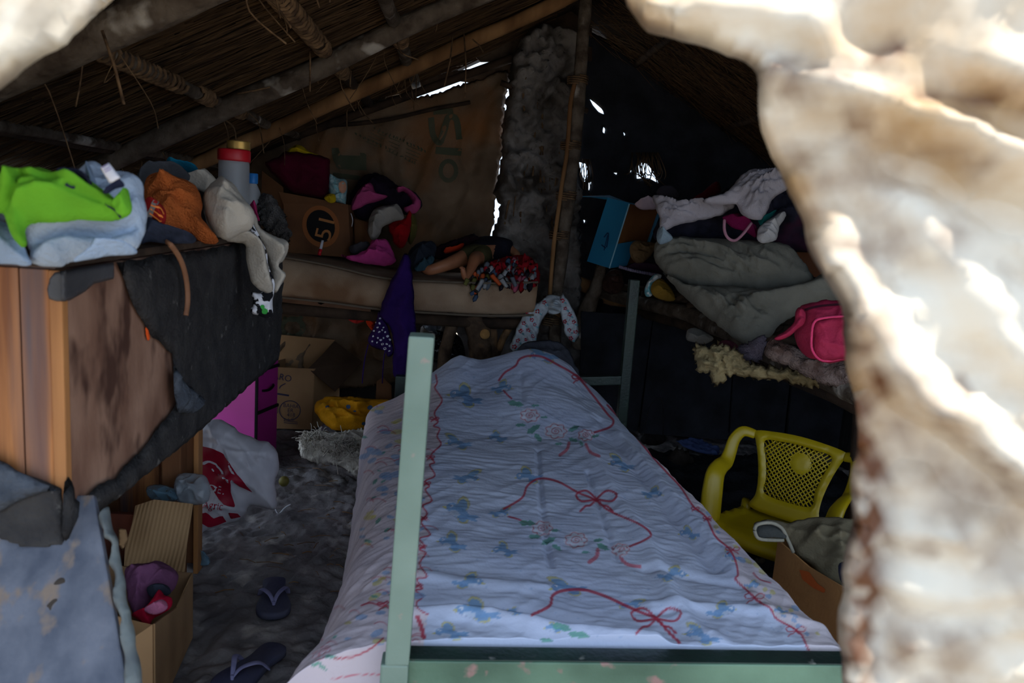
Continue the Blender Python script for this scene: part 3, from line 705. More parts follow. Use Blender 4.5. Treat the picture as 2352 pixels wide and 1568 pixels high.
ot = puff('towel', [(330, 430), (345, 410), (372, 402), (405, 412), (440, 425), (458, 440), (464, 470), (462, 495), (478, 520), (505, 552), (470, 556), (440, 545), (415, 535), (380, 540), (345, 520), (332, 470)], P=U(440, 548, Z=TZ1 + .018), n=UPN, t=.07, back=.9, res=40, fold=(.012, 14, 60, .4), mat=c_org, ridges=[([(380, 440), (430, 430), (455, 480), (470, 530)], .025, (14, 10)), ([(360, 450), (410, 480), (440, 540)], -.02, 8), ([(350, 425), (400, 420), (450, 445)], -.016, 6), ([(370, 470), (400, 500), (425, 545)], .016, 7)], L='orange terry towel heaped in the middle of the trunk top', cat='towel')
c_red = cloth('red_woven', (176, 40, 40), .7)
st_ = puff('striped_scarf', [(332, 462), (350, 460), (372, 472), (382, 488), (380, 510), (372, 520), (352, 505), (336, 500)], 1.52, n=UPN, t=.04, mat=c_red, L='small red and orange striped cloth beside the pale jeans', cat='scarf')
decal('stripe', [strip([(348, 470), (366, 478), (374, 492)], 3), strip([(346, 478), (362, 488), (372, 500)], 3), strip([(344, 488), (358, 498), (370, 508)], 3)], st_, M('stripe_orange', (232, 130, 60), bump=0), step=5)
decal('band', [strip([(358, 462), (346, 490), (342, 505)], 12)], st_, M('grey_band', (112, 108, 108), bump=0), step=5)
puff('dark_clothes', [(338, 505), (380, 520), (420, 532), (450, 545), (440, 558), (390, 560), (345, 556), (325, 560), (330, 530)], P=U(380, 560, Z=TZ1 + .018), n=UPN, t=.04, mat=cloth('dark_mix', (52, 58, 76), .5, scale=20), L='dark blue clothes squeezed under the orange towel', cat='clothes')
puff('knitted_clothing', [(310, 420), (325, 396), (365, 386), (410, 392), (440, 410), (400, 420), (345, 425), (330, 460), (318, 450)], 2.1, n=UPN, t=.07, back=.9, mat=cloth('grey_knit', (84, 86, 92)), L='grey folded clothing behind the orange towel', cat='clothes')
puff('turquoise_cloth', [(378, 382), (392, 374), (430, 384), (458, 394), (450, 406), (410, 402), (388, 396)], 2.2, n=UPN, t=.05, back=1.4, mat=cloth('turquoise', (24, 128, 160)), L='turquoise cloth at the very back of the trunk top', cat='cloth')
c_beige = cloth('beige_cotton', (196, 188, 176), .9)
puff('cotton_cloth', [(408, 408), (440, 402), (468, 394), (490, 404), (500, 425), (480, 440), (455, 430), (430, 420)], 2.15, n=UPN, t=.05, back=1.2, mat=c_beige, L='crumpled beige cloth behind the hanging trousers', cat='cloth')
pants = thing('trousers', 'pale beige trousers hanging over the far corner of the trunk', 'trousers')
puff('hip', [(466, 470), (470, 445), (490, 420), (515, 412), (540, 430), (562, 462), (585, 490), (580, 520), (560, 530), (520, 548), (490, 530), (475, 505)], P=U(510, 550, Z=TZ1 + .018), n=UPN, t=.075, back=.9, res=36, fold=(.008, 14, -50, .3), mat=c_beige, parent=pants, ridges=[([(490, 430), (515, 460), (570, 480)], -.014, 6), ([(480, 470), (510, 500), (560, 515)], -.014, 6), ([(505, 425), (545, 455), (575, 500)], .012, 6)])
puff('trouser_leg', [(470, 478), (500, 505), (540, 512), (575, 530), (600, 560), (612, 600), (622, 640), (624, 668), (612, 674), (590, 660), (572, 630), (566, 590), (560, 560), (530, 556), (500, 552), (480, 520)], 1.96, n=(.6, -.8, .2), t=.035, res=44, fold=(.008, 12, -60, .3), mat=c_beige, parent=pants, ridges=[([(490, 500), (560, 530), (590, 600), (605, 650)], .015, (10, 16))])
puff('trouser_leg', [(560, 470), (585, 490), (600, 525), (640, 545), (664, 556), (660, 580), (648, 600), (640, 612), (655, 628), (650, 650), (632, 672), (624, 660), (622, 620), (610, 580), (590, 550), (572, 520)], 2.06, n=(.6, -.8, .2), t=.03, res=40, fold=(.008, 14, -60, .3), mat=c_beige, parent=pants)
c_bw = M('black_white_print', (232, 232, 240), (20, 20, 26), scale=46, bump=.1, lo=.49, hi=.52, rough=.9)
bw = puff('printed_cloth', [(576, 508), (590, 530), (606, 560), (618, 600), (628, 640), (630, 670), (625, 700), (626, 722), (610, 730), (590, 722), (574, 712), (582, 690), (578, 668), (600, 672), (616, 660), (612, 620), (600, 580), (586, 550), (574, 530)], 1.985, n=(.6, -.8, .2), t=.02, res=46, fold=(.006, 20, -70, .4), mat=c_bw, L='black and white print cloth hanging below the beige trousers', cat='cloth')
decal('motif', [ell(608, 714, 7, 6), ell(603, 705, 5)], bw, M('green_motif', (64, 168, 74), bump=0), step=4)
m_leather = M('tan_leather', (150, 106, 78), (118, 80, 58), scale=12, rough=.6, bump=.2)
belt_top = [U(330, 552, Y=1.62), U(362, 550, Y=1.70), U(384, 556, X=TX + .02)]
tube('belt', belt_top + [U(*q, X=TX + .03) for q in ((404, 578), (420, 610), (429, 650), (431, 690), (427, 724))], .0055, m_leather, None, 8, flat=.45, k=6, fdir=(0, 1, 0), label='narrow tan leather strap hanging over the trunk edge', cat='strap')
# jar with red lid, small bottle
def lathe(name, prof, base, mat, parent=None, seg=28, axis=(0, 0, 1), **kw):
    V = []; F = []; ax = np.array(axis, float); ax /= np.linalg.norm(ax)
    a = np.cross(ax, (0, 1., .2)); a /= np.linalg.norm(a); b = np.cross(ax, a); base = np.array(base, float)
    for r, z in prof:
        for k in range(seg): V.append(base + ax * z + (a * cos(2 * pi * k / seg) + b * sin(2 * pi * k / seg)) * r)
    n = len(prof)
    for i in range(n - 1):
        for k in range(seg):
            p = i * seg + k; q = i * seg + (k + 1) % seg; F.append((p, q, q + seg, p + seg))
    F.append(tuple(range(seg))[::-1]); F.append(tuple((n - 1) * seg + k for k in range(seg)))
    return mesh(name, V, F, mat, parent, **kw)
m_jar = M('clear_jar', (200, 204, 210), rough=.3, bump=0, spec=.5, alpha=.45)
m_redlid = M('red_plastic', (196, 26, 40), rough=.45, bump=0, spec=.5)
m_yel = M('yellow_stuff', (206, 184, 40), (170, 140, 30), scale=20, bump=.2)
jb = U(537, 425, Y=2.4); jb[2] = TZ1 + .014
jt = U(537, 345, Y=2.4)[2]; jr = .5 * (U(573, 380, Y=2.4)[0] - U(501, 380, Y=2.4)[0])
jar = thing('plastic_jar', 'clear plastic jar with a red screw lid on the trunk', 'jar')
hz = jt - jb[2] - .02
lathe('jar_body', [(jr * .92, .002), (jr * .97, .012), (jr * .97, hz * .9), (jr * .92, hz), (jr * .88, hz)], jb, m_jar, jar)
lathe('lid', [(jr, hz - .012), (jr * 1.03, hz - .008), (jr * 1.03, hz + .018), (jr * .98, hz + .022)], jb, m_redlid, jar)
lathe('contents', [(jr * .8, .01), (jr * .82, .05), (jr * .6, .075), (jr * .2, .085)], jb, m_yel, jar)
cj = jb + np.array([.01, .01, hz + .022])
lathe('tin_can', [(jr * .72, 0), (jr * .74, .004), (jr * .72, .02), (jr * .76, .024), (jr * .7, .026)], cj, M('brass_tin', (196, 160, 90), rough=.4, metal=.6, bump=0), None, label='shallow brass coloured tin standing on the red jar lid', cat='tin')
bb = U(580, 440, Y=2.44); bb[2] = TZ1 + .014
bz = U(580, 404, Y=2.44)[2] - bb[2]
bo = thing('water_bottle', 'small clear bottle with a blue cap beside the red-lidded jar', 'bottle')
lathe('bottle_body', [(.024, .0), (.027, .01), (.027, bz * .55), (.024, bz * .7), (.012, bz * .86), (.012, bz * .9)], bb, m_jar, bo, 20)
lathe('cap', [(.015, bz * .86), (.0155, bz * .88), (.0155, bz + .006), (.014, bz + .008)], bb, M('blue_cap', (40, 116, 190), rough=.4, bump=0), bo, 20)
puff('fur_wrap', [(585, 470), (600, 450), (625, 452), (648, 480), (662, 520), (668, 560), (655, 560), (635, 545), (605, 525), (590, 495)], 2.42, n=UPN, t=.06, back=1.2, rag=.01, mat=cloth('grey_fluff', (86, 84, 84), .6, bump=1, bscale=200), fold=(.01, 30, 0, 1), L='fluffy dark grey wrap behind the beige trousers', cat='cloth')
puff('pink_packet', [(574, 470), (588, 468), (592, 490), (596, 508), (582, 498)], 2.25, n=UPN, t=.03, mat=cloth('pink_pack', (196, 52, 110)), L='sliver of a pink packet between trousers and grey fluff', cat='packet')

# ---- floor on the left: torn carton with clothes, slippers, bags
m_card = M('cardboard', (186, 146, 104), (160, 122, 84), scale=4, bump=.12, bscale=30, rough=.85)
m_card_in = M('cardboard_inner', (170, 134, 98), (146, 112, 80), scale=5, bump=.1, rough=.85)
m_corr = M('corrugated_card', (178, 142, 102), (150, 116, 80), scale=4, bump=.35, wave=(28, .3, 'X'), rough=.85)
def slab(name, P, th, mat, parent=None, bev=.001, **kw):
    P = [np.array(p, float) for p in P]; n = np.cross(P[1] - P[0], P[2] - P[0]); n /= np.linalg.norm(n)
    bm = bmesh.new(); a = [bm.verts.new(tuple(p)) for p in P]; b = [bm.verts.new(tuple(p + n * th)) for p in P]
    k = len(P); bm.faces.new(a); bm.faces.new(b[::-1])
    for i in range(k): bm.faces.new([a[i], b[i], b[(i + 1) % k], a[(i + 1) % k]])
    bmesh.ops.triangulate(bm, faces=[f for f in bm.faces if len(f.verts) > 4])
    return from_bm(name, bm, mat, parent, **kw)
cb = thing('cardboard_box', 'torn open cardboard box of clothes on the sand below the trunk', 'box')
# corners on the floor: near-left, near-right, far-right, far-left
nl = U(318, 1640, Z=0); nr = U(362, 1640, Z=0); frr = U(440, 1520, Z=0); fl = np.array([-.93, frr[1] + .05, 0])
zt = .27
nr = np.array([-.66, 1.70, 0]); frr = np.array([-.60, 2.06, 0]); fl = np.array([-.90, 2.10, 0]); nl = np.array([-.92, 1.72, 0])
up = lambda p, z: p + np.array([0, 0, z])
# fit the wall tops from the photograph
tr = U(440, 1315, Y=2.06); tn = U(352, 1432, Y=1.70); tl = U(300, 1430, Y=1.71)
frr[:2] = tr[:2]; nr[:2] = tn[:2]; nl[0] = tl[0] - .16; fl[0] = frr[0] - .30
zt = (tr[2] + tn[2]) / 2
slab('box_wall', [up(nr, 0), up(frr, 0), up(frr, tr[2]), up(nr + (frr - nr) * .55, tr[2] * .93), up(nr, tn[2])], .004, m_corr, cb)
slab('box_wall', [up(nl, 0), up(nr, 0), up(nr, tn[2]), up(nr + (nl - nr) * .2, tn[2] - .035), up(nr + (nl - nr) * .35, tn[2] + .012), up(nl, tn[2] + .02)], .004, m_card, cb)
slab('box_wall', [up(fl, 0), up(frr, 0), up(frr, tr[2]), up(fl, tr[2])], .004, m_card_in, cb)
slab('box_wall', [up(nl, 0), up(fl, 0), up(fl, tr[2]), up(nl, tr[2])], .004, m_card_in, cb)
slab('bottom', [up(nl, .002), up(nr, .002), up(frr, .002), up(fl, .002)], .004, m_card_in, cb)
hl = U(292, 1300, Y=2.10); hr = U(425, 1300, Y=2.06)
slab('flap', [U(286, 1300, Y=2.09), U(425, 1318, Y=2.07), U(430, 1250, Y=2.13), U(444, 1158, Y=2.2), U(355, 1148, Y=2.2), U(312, 1162, Y=2.2), U(304, 1205, Y=2.16), U(288, 1260, Y=2.12)], .004, m_corr, cb)
puff('torn_flap', [(272, 1212), (290, 1215), (295, 1240), (282, 1265), (272, 1250)], 2.05, n=(0, -1, .3), t=.003, sm=1, res=10, mat=m_card, parent=cb, fold=None)
c_mauve = cloth('mauve_knit', (134, 84, 118), .8)
c_crim = cloth('crimson', (214, 30, 66), .8)
c_pk = cloth('soft_pink', (222, 130, 164), .85)
puff('sweatshirt', [(286, 1310), (310, 1298), (345, 1296), (365, 1290), (395, 1302), (408, 1320), (404, 1345), (385, 1362), (350, 1370), (335, 1400), (312, 1412), (300, 1390), (290, 1350)], 1.93, n=(.1, -.6, .8), t=.06, back=1.2, res=36, fold=(.012, 18, 20, .4), mat=c_mauve, L='mauve sweatshirt stuffed in the torn cardboard box', cat='clothes')
puff('dark_sock', [(338, 1350), (360, 1340), (385, 1345), (392, 1362), (370, 1372), (345, 1370)], 1.88, n=(.1, -.6, .8), t=.03, mat=cloth('dark_teal', (58, 62, 74)), L='small dark grey garment on the mauve sweatshirt', cat='clothes')
pj = puff('baby_clothes', [(302, 1412), (330, 1398), (350, 1375), (366, 1354), (378, 1368), (394, 1372), (394, 1392), (375, 1408), (352, 1420), (345, 1436), (330, 1432), (312, 1420)], 1.82, n=(.1, -.6, .8), t=.035, back=1.2, res=28, mat=c_crim, L='red and pink baby clothing at the front of the torn box', cat='clothes')
puff('pink_panel', [(330, 1398), (352, 1384), (372, 1376), (384, 1384), (384, 1398), (366, 1408), (345, 1410)], 1.79, n=(.1, -.6, .8), t=.022, mat=c_pk, parent=pj)
# flip-flops
m_rub = M('slate_rubber', (62, 64, 92), (78, 78, 92), scale=9, rough=.7, bump=.1)
m_strap = M('lavender_strap', (138, 136, 170), (112, 110, 146), scale=20, rough=.6, bump=.05)
def slipper(toe, heel, label, flip):
    t = thing('flip_flop', label, 'sandal', 'flip-flops on the sand')
    T = U(*toe, Z=.02); Hh = U(*heel, Z=.02); d = T - Hh; L = np.linalg.norm(d); d /= L; s = np.cross(d, (0, 0, 1.))
    K = [(0, .0), (.04, .028), (.15, .034), (.35, .030), (.55, .036), (.78, .045), (.92, .036), (.985, .018), (1, 0)]
    out = [(a * L, w * L / .23 * (1 + (.08 if a > .5 else 0))) for a, w in K]
    ring = [Hh + d * a + s * w for a, w in out] + [Hh + d * a - s * w for a, w in out[-2:0:-1]]
    ring = smooth_line(ring, 3, True); zb = .004; n = len(ring)
    V = [(p[0], p[1], zb) for p in ring] + [(p[0], p[1], zb + .018) for p in ring] + [tuple(np.array([p[0], p[1], 0]) * .94 + np.array([ring[:, 0].mean(), ring[:, 1].mean(), 0]) * .06 + np.array([0, 0, zb + .021])) for p in ring]
    F = [tuple(range(n))[::-1], tuple(range(2 * n, 3 * n))]
    for k in range(2):
        for i in range(n): F.append((k * n + i, k * n + (i + 1) % n, (k + 1) * n + (i + 1) % n, (k + 1) * n + i))
    sole = mesh('sole', V, F, m_rub, t)
    q = lambda a, w, z: Hh * np.array([1, 1, 0]) + d * a * L + s * w * L / .23 + np.array([0, 0, z])
    for sg in (-1, 1):
        tube('strap', [q(.78, 0, .03), q(.7, sg * .012, .05), q(.55, sg * .034, .05), q(.42, sg * .040, .016)], [.006, .007, .009, .009], m_strap, sole, 8, flat=.4, k=5)
    tube('toe_post', [q(.78, 0, .014), q(.785, 0, .036)], .005, m_strap, sole, 8)
slipper((628, 1412), (630, 1325), 'slate blue flip-flop further from the camera, lying flat on the sand', 1)
slipper((500, 1590), (642, 1478), 'dusty blue flip-flop with lavender straps nearer the camera', -1)
# clear plastic bags on the stand foot
m_film = M('clear_film', (170, 178, 186), rough=.25, bump=.4, bscale=18, spec=.8, alpha=.6)
m_film2 = M('blue_film', (110, 150, 170), rough=.25, bump=.4, bscale=18, spec=.6, alpha=.6)
puff('plastic_bag', [(405, 1095), (425, 1085), (455, 1088), (472, 1092), (482, 1118), (478, 1150), (450, 1160), (415, 1155), (398, 1140)], 2.36, n=(0, -1, .5), t=.05, back=1, fold=(.016, 14, 40, 1), mat=m_film, L='crumpled clear plastic bag on top of the torn box flap', cat='plastic bag')
puff('plastic_bag', [(338, 1118), (370, 1112), (400, 1122), (410, 1145), (385, 1152), (345, 1146)], 2.33, n=(0, -1, .5), t=.04, back=1, fold=(.014, 14, 10, 1), mat=m_film2, L='bluish clear plastic bag beside the brown stand planks', cat='plastic bag')
puff('plastic_scrap', [(432, 1268), (446, 1256), (460, 1262), (482, 1282), (478, 1298), (452, 1296), (434, 1290)], P=U(455, 1280, Z=.02), n=(0, -.4, 1), t=.015, fold=(.012, 25, 0, 1), mat=m_film2, L='scrap of clear plastic on the sand by the torn box', cat='plastic scrap')
# white printed plastic sack
m_sackw = M('white_plastic_sack', (222, 220, 226), (196, 194, 202), scale=8, rough=.5, bump=.25, bscale=18, spec=.4)
m_sackr = M('crimson_print', (178, 22, 56), (150, 18, 46), scale=8, rough=.5, bump=0)
bagp = U(560, 1190, Z=0.0)
sack = puff('plastic_sack', [(458, 985), (470, 970), (500, 962), (530, 975), (560, 995), (600, 1012), (625, 1022), (640, 1050), (640, 1080), (632, 1110), (638, 1150), (632, 1172), (600, 1165), (575, 1160), (560, 1185), (520, 1205), (480, 1215), (455, 1222), (452, 1150), (450, 1050)], bagp[1] - .12, n=(.15, -1, .35), t=.10, r=.2, back=.8, res=80, fold=(.011, 12, -40, .3), mat=m_sackw,
            ridges=[([(470, 1010), (540, 1030), (620, 1050)], -.02, 7), ([(500, 975), (560, 1015), (610, 1075), (630, 1150)], .018, 7), ([(480, 995), (540, 1010), (590, 1060)], -.014, 6), ([(560, 1060), (600, 1100), (615, 1160)], -.014, 6), ([(470, 1190), (530, 1165), (570, 1170)], -.012, 7), ([(540, 1060), (590, 1110), (630, 1160)], .02, (14, 10)), ([(500, 1150), (560, 1130), (620, 1160)], -.012, 12)],
            L='white plastic sack with crimson print slumped on the sand', cat='sack')
decal('print', [[(462, 1024), (490, 1030), (515, 1042), (530, 1070), (545, 1092), (582, 1130), (550, 1115), (528, 1100), (530, 1125), (540, 1165), (515, 1160), (500, 1142), (488, 1120), (465, 1100), (460, 1060)],
                [(460, 1180), (476, 1176), (490, 1190), (510, 1182), (520, 1196), (500, 1204), (480, 1210), (462, 1200)], [(525, 1176), (545, 1178), (552, 1186), (530, 1190)]], sack, m_sackr, off=.003, step=8, label='crimson print')
decal('lettering', [text_px('DE.', 480, 1128, 17, 10), strip([(468, 1064), (490, 1062), (510, 1082), (512, 1092)], 6)], sack, m_sackw, off=.006, step=6)
decal('lettering', [text_px('Agric', 466, 1166, 15, 4, shear=.25)], sack, m_sackr, off=.004, step=6)
tube('loose_string', [U(632, 1168, Y=3.0), U(640, 1180, Y=2.98), U(655, 1165, Y=2.97), U(668, 1158, Y=2.97)], .0025, m_sackw, sack, 5, k=4)
lathe('small_fruit', [(.002, 0), (.014, .003), (.021, .013), (.023, .023), (.020, .034), (.012, .042), (.003, .044)], U(652, 1116, Z=.0), M('green_fruit', (132, 120, 58), (100, 92, 44), scale=12, rough=.5, bump=.05), None, 18, label='small round greenish fruit lying alone on the sand', cat='fruit')
# ================================================================== BED IN THE MIDDLE
m_gpaint = M('pale_green_paint', (122, 142, 131), (100, 122, 111), scale=5, rough=.45, bump=.08, spec=.5, c3=(146, 130, 122), scale3=30, lo3=.66, hi3=.76)
m_dgreen = M('worn_green_paint', (36, 58, 50), (26, 40, 37), scale=8, rough=.45, bump=.15, spec=.5, c3=(140, 140, 132), scale3=16, lo3=.66, hi3=.72)
bed = thing('metal_bed', 'green painted metal bed frame with a tall corner post', 'bed')
px0, px1 = -.082, -.040
hexa('post', [U(883, 1530, Y=1.17), U(939, 1530, Y=1.17), U(939, 1530, Y=1.17) + [0, .042, 0], U(883, 1530, Y=1.17) + [0, .042, 0]] +
     [np.array([-.066, 1.185, 1.05]), np.array([-.026, 1.185, 1.05]), np.array([-.026, 1.227, 1.05]), np.array([-.066, 1.227, 1.05])], m_gpaint, bed, .004, label='tall pale green corner post')
box('post', (px0 - .002, 1.17, -.01), (px1 + .002, 1.212, .50), m_gpaint, bed, .004)
box('post', (.86, 1.18, -.01), (.902, 1.222, 1.05), m_gpaint, bed, .004)
m_rail = M('chipped_green_paint', (104, 138, 116), (62, 92, 76), scale=4, rough=.45, bump=.12, spec=.5, c3=(142, 112, 108), scale3=22, lo3=.64, hi3=.74)
rail = hexa('foot_rail', [(-.04, 1.19, .452), (.86, 1.215, .452), (.86, 1.26, .452), (-.04, 1.235, .452), (-.04, 1.19, .496), (.86, 1.215, .496), (.86, 1.26, .496), (-.04, 1.235, .496)], m_rail, bed, .003)
hexa('rail_top', [(-.04, 1.192, .4962), (.86, 1.217, .4962), (.86, 1.258, .4962), (-.04, 1.233, .4962), (-.04, 1.192, .4985), (.86, 1.217, .4985), (.86, 1.258, .4985), (-.04, 1.233, .4985)], m_dgreen, bed, .001, label='dark worn top of the foot rail')
decal('paint_drip', [strip([(1150, 1478), (1150, 1498)], [6, 3]), ell(1668, 1484, 6, 5)], rail, M('white_drip', (214, 214, 210), bump=0), bed, off=.004, step=5) if 0 else None
for x in (.26, .60): box('foot_slat', (x, 1.205, .20), (x + .055, 1.225, .453), m_gpaint, bed, .003)
hexa('foot_rail', [(-.04, 1.19, .16), (.86, 1.215, .16), (.86, 1.25, .16), (-.04, 1.225, .16), (-.04, 1.19, .2), (.86, 1.215, .2), (.86, 1.25, .2), (-.04, 1.225, .2)], m_gpaint, bed, .003)
for x, xe in ((-.06, -.23), (.80, .74)): beam('side_rail', (x, 1.22, .30), (xe, 3.28, .30), .03, .05, m_dgreen, bed)
pr = [U(1432, 930, Y=3.3), U(1457, 642, Y=3.3)]; b0 = pr[0].copy(); b0[2] = -.01
beam('head_post', b0, pr[1], .044, .044, m_dgreen, bed, up=(0, 1, 0))
pl_ = [U(916, 930, Y=3.3), U(921, 862, Y=3.3)]; b1 = pl_[0].copy(); b1[2] = -.01
beam('head_post', b1, pl_[1], .044, .044, m_dgreen, bed, up=(0, 1, 0))
beam('head_rail', U(920, 885, Y=3.3), U(1440, 872, Y=3.3), .03, .04, m_dgreen, bed)
for k in range(7): beam('bed_slat', (-.09 - .02 * k, 1.42 + k * .28, .318), (.78, 1.42 + k * .28, .318), .07, .014, m_brown, bed)
hexa('bed_mattress', [(-.10, 1.26, .327), (.70, 1.26, .327), (.66, 3.10, .327), (-.26, 3.10, .327), (-.10, 1.26, .462), (.70, 1.26, .462), (.64, 3.10, .45), (-.22, 3.10, .435)], cloth('grey_ticking', (150, 140, 130)), None, .03, label='thin mattress lying on the green bed under the printed sheet', cat='mattress')
puff('pillow', [(1185, 812), (1215, 785), (1270, 782), (1300, 795), (1320, 835), (1330, 880), (1230, 880)], 3.27, n=(0, -1, .3), t=.05, back=.8, mat=cloth('charcoal_pillow', (70, 72, 82)), L='dark grey pillow edge at the head of the bed', cat='pillow')

# ---- printed sheet draped over mattress and pillow
KEY = [(1.235, [(-.46, .05), (-.37, .19), (-.30, .33), (-.225, .44), (-.12, .488), (-.04, .50), (.06, .506), (.2, .507), (.35, .50), (.5, .496), (.62, .498), (.70, .50), (.76, .492), (.80, .44), (.82, .30)]),
       (1.45, [(-.35, .05), (-.29, .18), (-.235, .31), (-.18, .43), (-.11, .486), (-.04, .50), (.06, .503), (.2, .50), (.35, .495), (.5, .492), (.62, .495), (.69, .498), (.745, .49), (.79, .43), (.81, .28)]),
       (1.9, [(-.27, .05), (-.25, .18), (-.225, .31), (-.185, .43), (-.12, .484), (-.04, .50), (.06, .50), (.2, .494), (.35, .488), (.5, .488), (.61, .492), (.67, .496), (.72, .486), (.76, .42), (.78, .28)]),
       (2.5, [(-.29, .05), (-.29, .18), (-.275, .31), (-.24, .43), (-.16, .482), (-.06, .50), (.04, .503), (.2, .50), (.35, .50), (.48, .502), (.58, .50), (.65, .495), (.70, .475), (.74, .40), (.76, .26)]),
       (2.85, [(-.31, .05), (-.32, .18), (-.315, .30), (-.29, .40), (-.19, .47), (-.06, .53), (.04, .56), (.14, .565), (.30, .60), (.43, .59), (.53, .55), (.62, .51), (.69, .46), (.73, .38), (.75, .24)]),
       (3.12, [(-.33, .05), (-.335, .18), (-.33, .30), (-.315, .405), (-.19, .474), (-.06, .583), (.035, .652), (.14, .642), (.33, .698), (.46, .668), (.56, .585), (.66, .50), (.70, .45), (.73, .36), (.75, .22)]),
       (3.2, [(-.33, .05), (-.335, .15), (-.33, .26), (-.31, .34), (-.18, .38), (-.06, .46), (.035, .52), (.14, .52), (.33, .57), (.46, .54), (.56, .46), (.66, .40), (.70, .36), (.73, .3), (.75, .2)])]
NU, NV = 470, 540
kc = []
for yk, cs in KEY:
    q = smooth_line(cs, 12); Lq = np.concatenate([[0], np.cumsum(np.hypot(*np.diff(q, axis=0).T))]); kc.append((yk, q, Lq))
# common parameter: index along the control points, spread evenly by mean arc length
ml = np.mean([l[2] / l[2][-1] for l in kc], 0); tt = np.interp(np.linspace(0, 1, NU), ml, np.arange(len(ml)))
prof = np.stack([np.stack([np.interp(tt, np.arange(len(q)), q[:, 0]), np.interp(tt, np.arange(len(q)), q[:, 1])], 1) for _, q, _ in kc])
yk = np.array([k[0] for k in kc])
vv = np.concatenate([np.full(60, 1.235), 1.235 + (3.2 - 1.235) * np.linspace(0, 1, NV - 60) ** 1.25])
GX = np.empty((NV, NU)); GZ = np.empty((NV, NU))
ix = np.clip(np.searchsorted(yk, vv, side='right') - 1, 0, len(yk) - 2); fr = np.clip((vv - yk[ix]) / (yk[ix + 1] - yk[ix]), 0, 1); fr = fr * fr * (3 - 2 * fr) * .5 + fr * .5
GX = prof[ix, :, 0] * (1 - fr[:, None]) + prof[ix + 1, :, 0] * fr[:, None]; GZ = prof[ix, :, 1] * (1 - fr[:, None]) + prof[ix + 1, :, 1] * fr[:, None]
GY = np.repeat(vv[:, None], NU, 1)
drop = np.concatenate([np.linspace(.20, 0, 60), np.zeros(NV - 60)])
GZ = GZ - drop[:, None]; GY = GY + (.008 + .028 * (GX + .04) / .9) * sstep(1.6, 1.235, GY)
uu = np.linspace(0, 1.9, NU)[None, :]; Yv = GY
wr_ = .0020 * (.35 - np.abs(pn(Yv * 26 + uu * 5 + pn(uu * 5, Yv * 5, 60) * 1.6, uu * 5, 61))) * 2
wr_ = wr_ + .004 * (.3 - np.abs(pn((Yv * .75 - uu * .66) * 13 + pn(uu * 4, Yv * 4, 67), (uu * .75 + Yv * .66) * 4, 66))) * 2 + .006 * pn(Yv * 7 + uu * 3, uu * 3, 62) + .0016 * pn(Yv * 70, uu * 22, 63)
side_f = sstep(.56, .42, uu)
wr_ = wr_ + side_f * .011 * pn(Yv * 17 + uu * 6, uu * 2.2, 64)
def fold_line(pts, amp, w):
    P = smooth_line([U(a, b, Z=.5)[:2] for a, b in pts], 6)
    d = seg_dist(GX.ravel(), GY.ravel(), P, False).reshape(GX.shape)
    return amp * np.exp(-(d / w) ** 2)
for pts, amp, w in (([(1235, 1030), (1245, 1150), (1265, 1300)], -.009, .008), ([(1350, 1080), (1375, 1150), (1420, 1280)], -.008, .008), ([(1330, 1000), (1480, 1230), (1560, 1400), (1650, 1470)], .014, .022),
                    ([(1380, 980), (1500, 1120), (1640, 1300)], -.012, .02), ([(1420, 1000), (1600, 1200), (1760, 1400)], .012, .02), ([(960, 1325), (1100, 1345), (1250, 1350)], .010, .02),
                    ([(950, 1420), (1100, 1425), (1300, 1460), (1500, 1475)], .022, .022), ([(960, 1400), (1150, 1400), (1350, 1440)], -.012, .016), ([(1480, 1300), (1650, 1330), (1800, 1380)], -.010, .016), ([(1500, 1390), (1700, 1400), (1880, 1440)], .012, .018), ([(1240, 1030), (1200, 970), (1190, 930)], -.006, .012)):
    wr_ = wr_ + fold_line(pts, amp, w)
nx_ = -np.gradient(GZ, axis=1); nz_ = np.gradient(GX, axis=1); ln = np.hypot(nx_, nz_) + 1e-9
GX = GX + wr_ * nx_ / ln; GZ = GZ + wr_ * nz_ / ln; GZ = np.maximum(GZ, .03)
V = np.stack([GX, GY, GZ], -1).reshape(-1, 3)
i = np.arange(NU * NV).reshape(NV, NU); F = np.stack([i[:-1, :-1], i[:-1, 1:], i[1:, 1:], i[1:, :-1]], -1).reshape(-1, 4)
m_sheet = M('printed_cotton_sheet', (255, 255, 255), (236, 238, 244), scale=3, rough=.95, bump=.12, bscale=120, spec=.1, attr='Col')
sheet = mesh('bed_sheet', V, F, m_sheet, None, True, 'white bed sheet printed with bluebirds, roses and red ribbons', 'bed sheet')
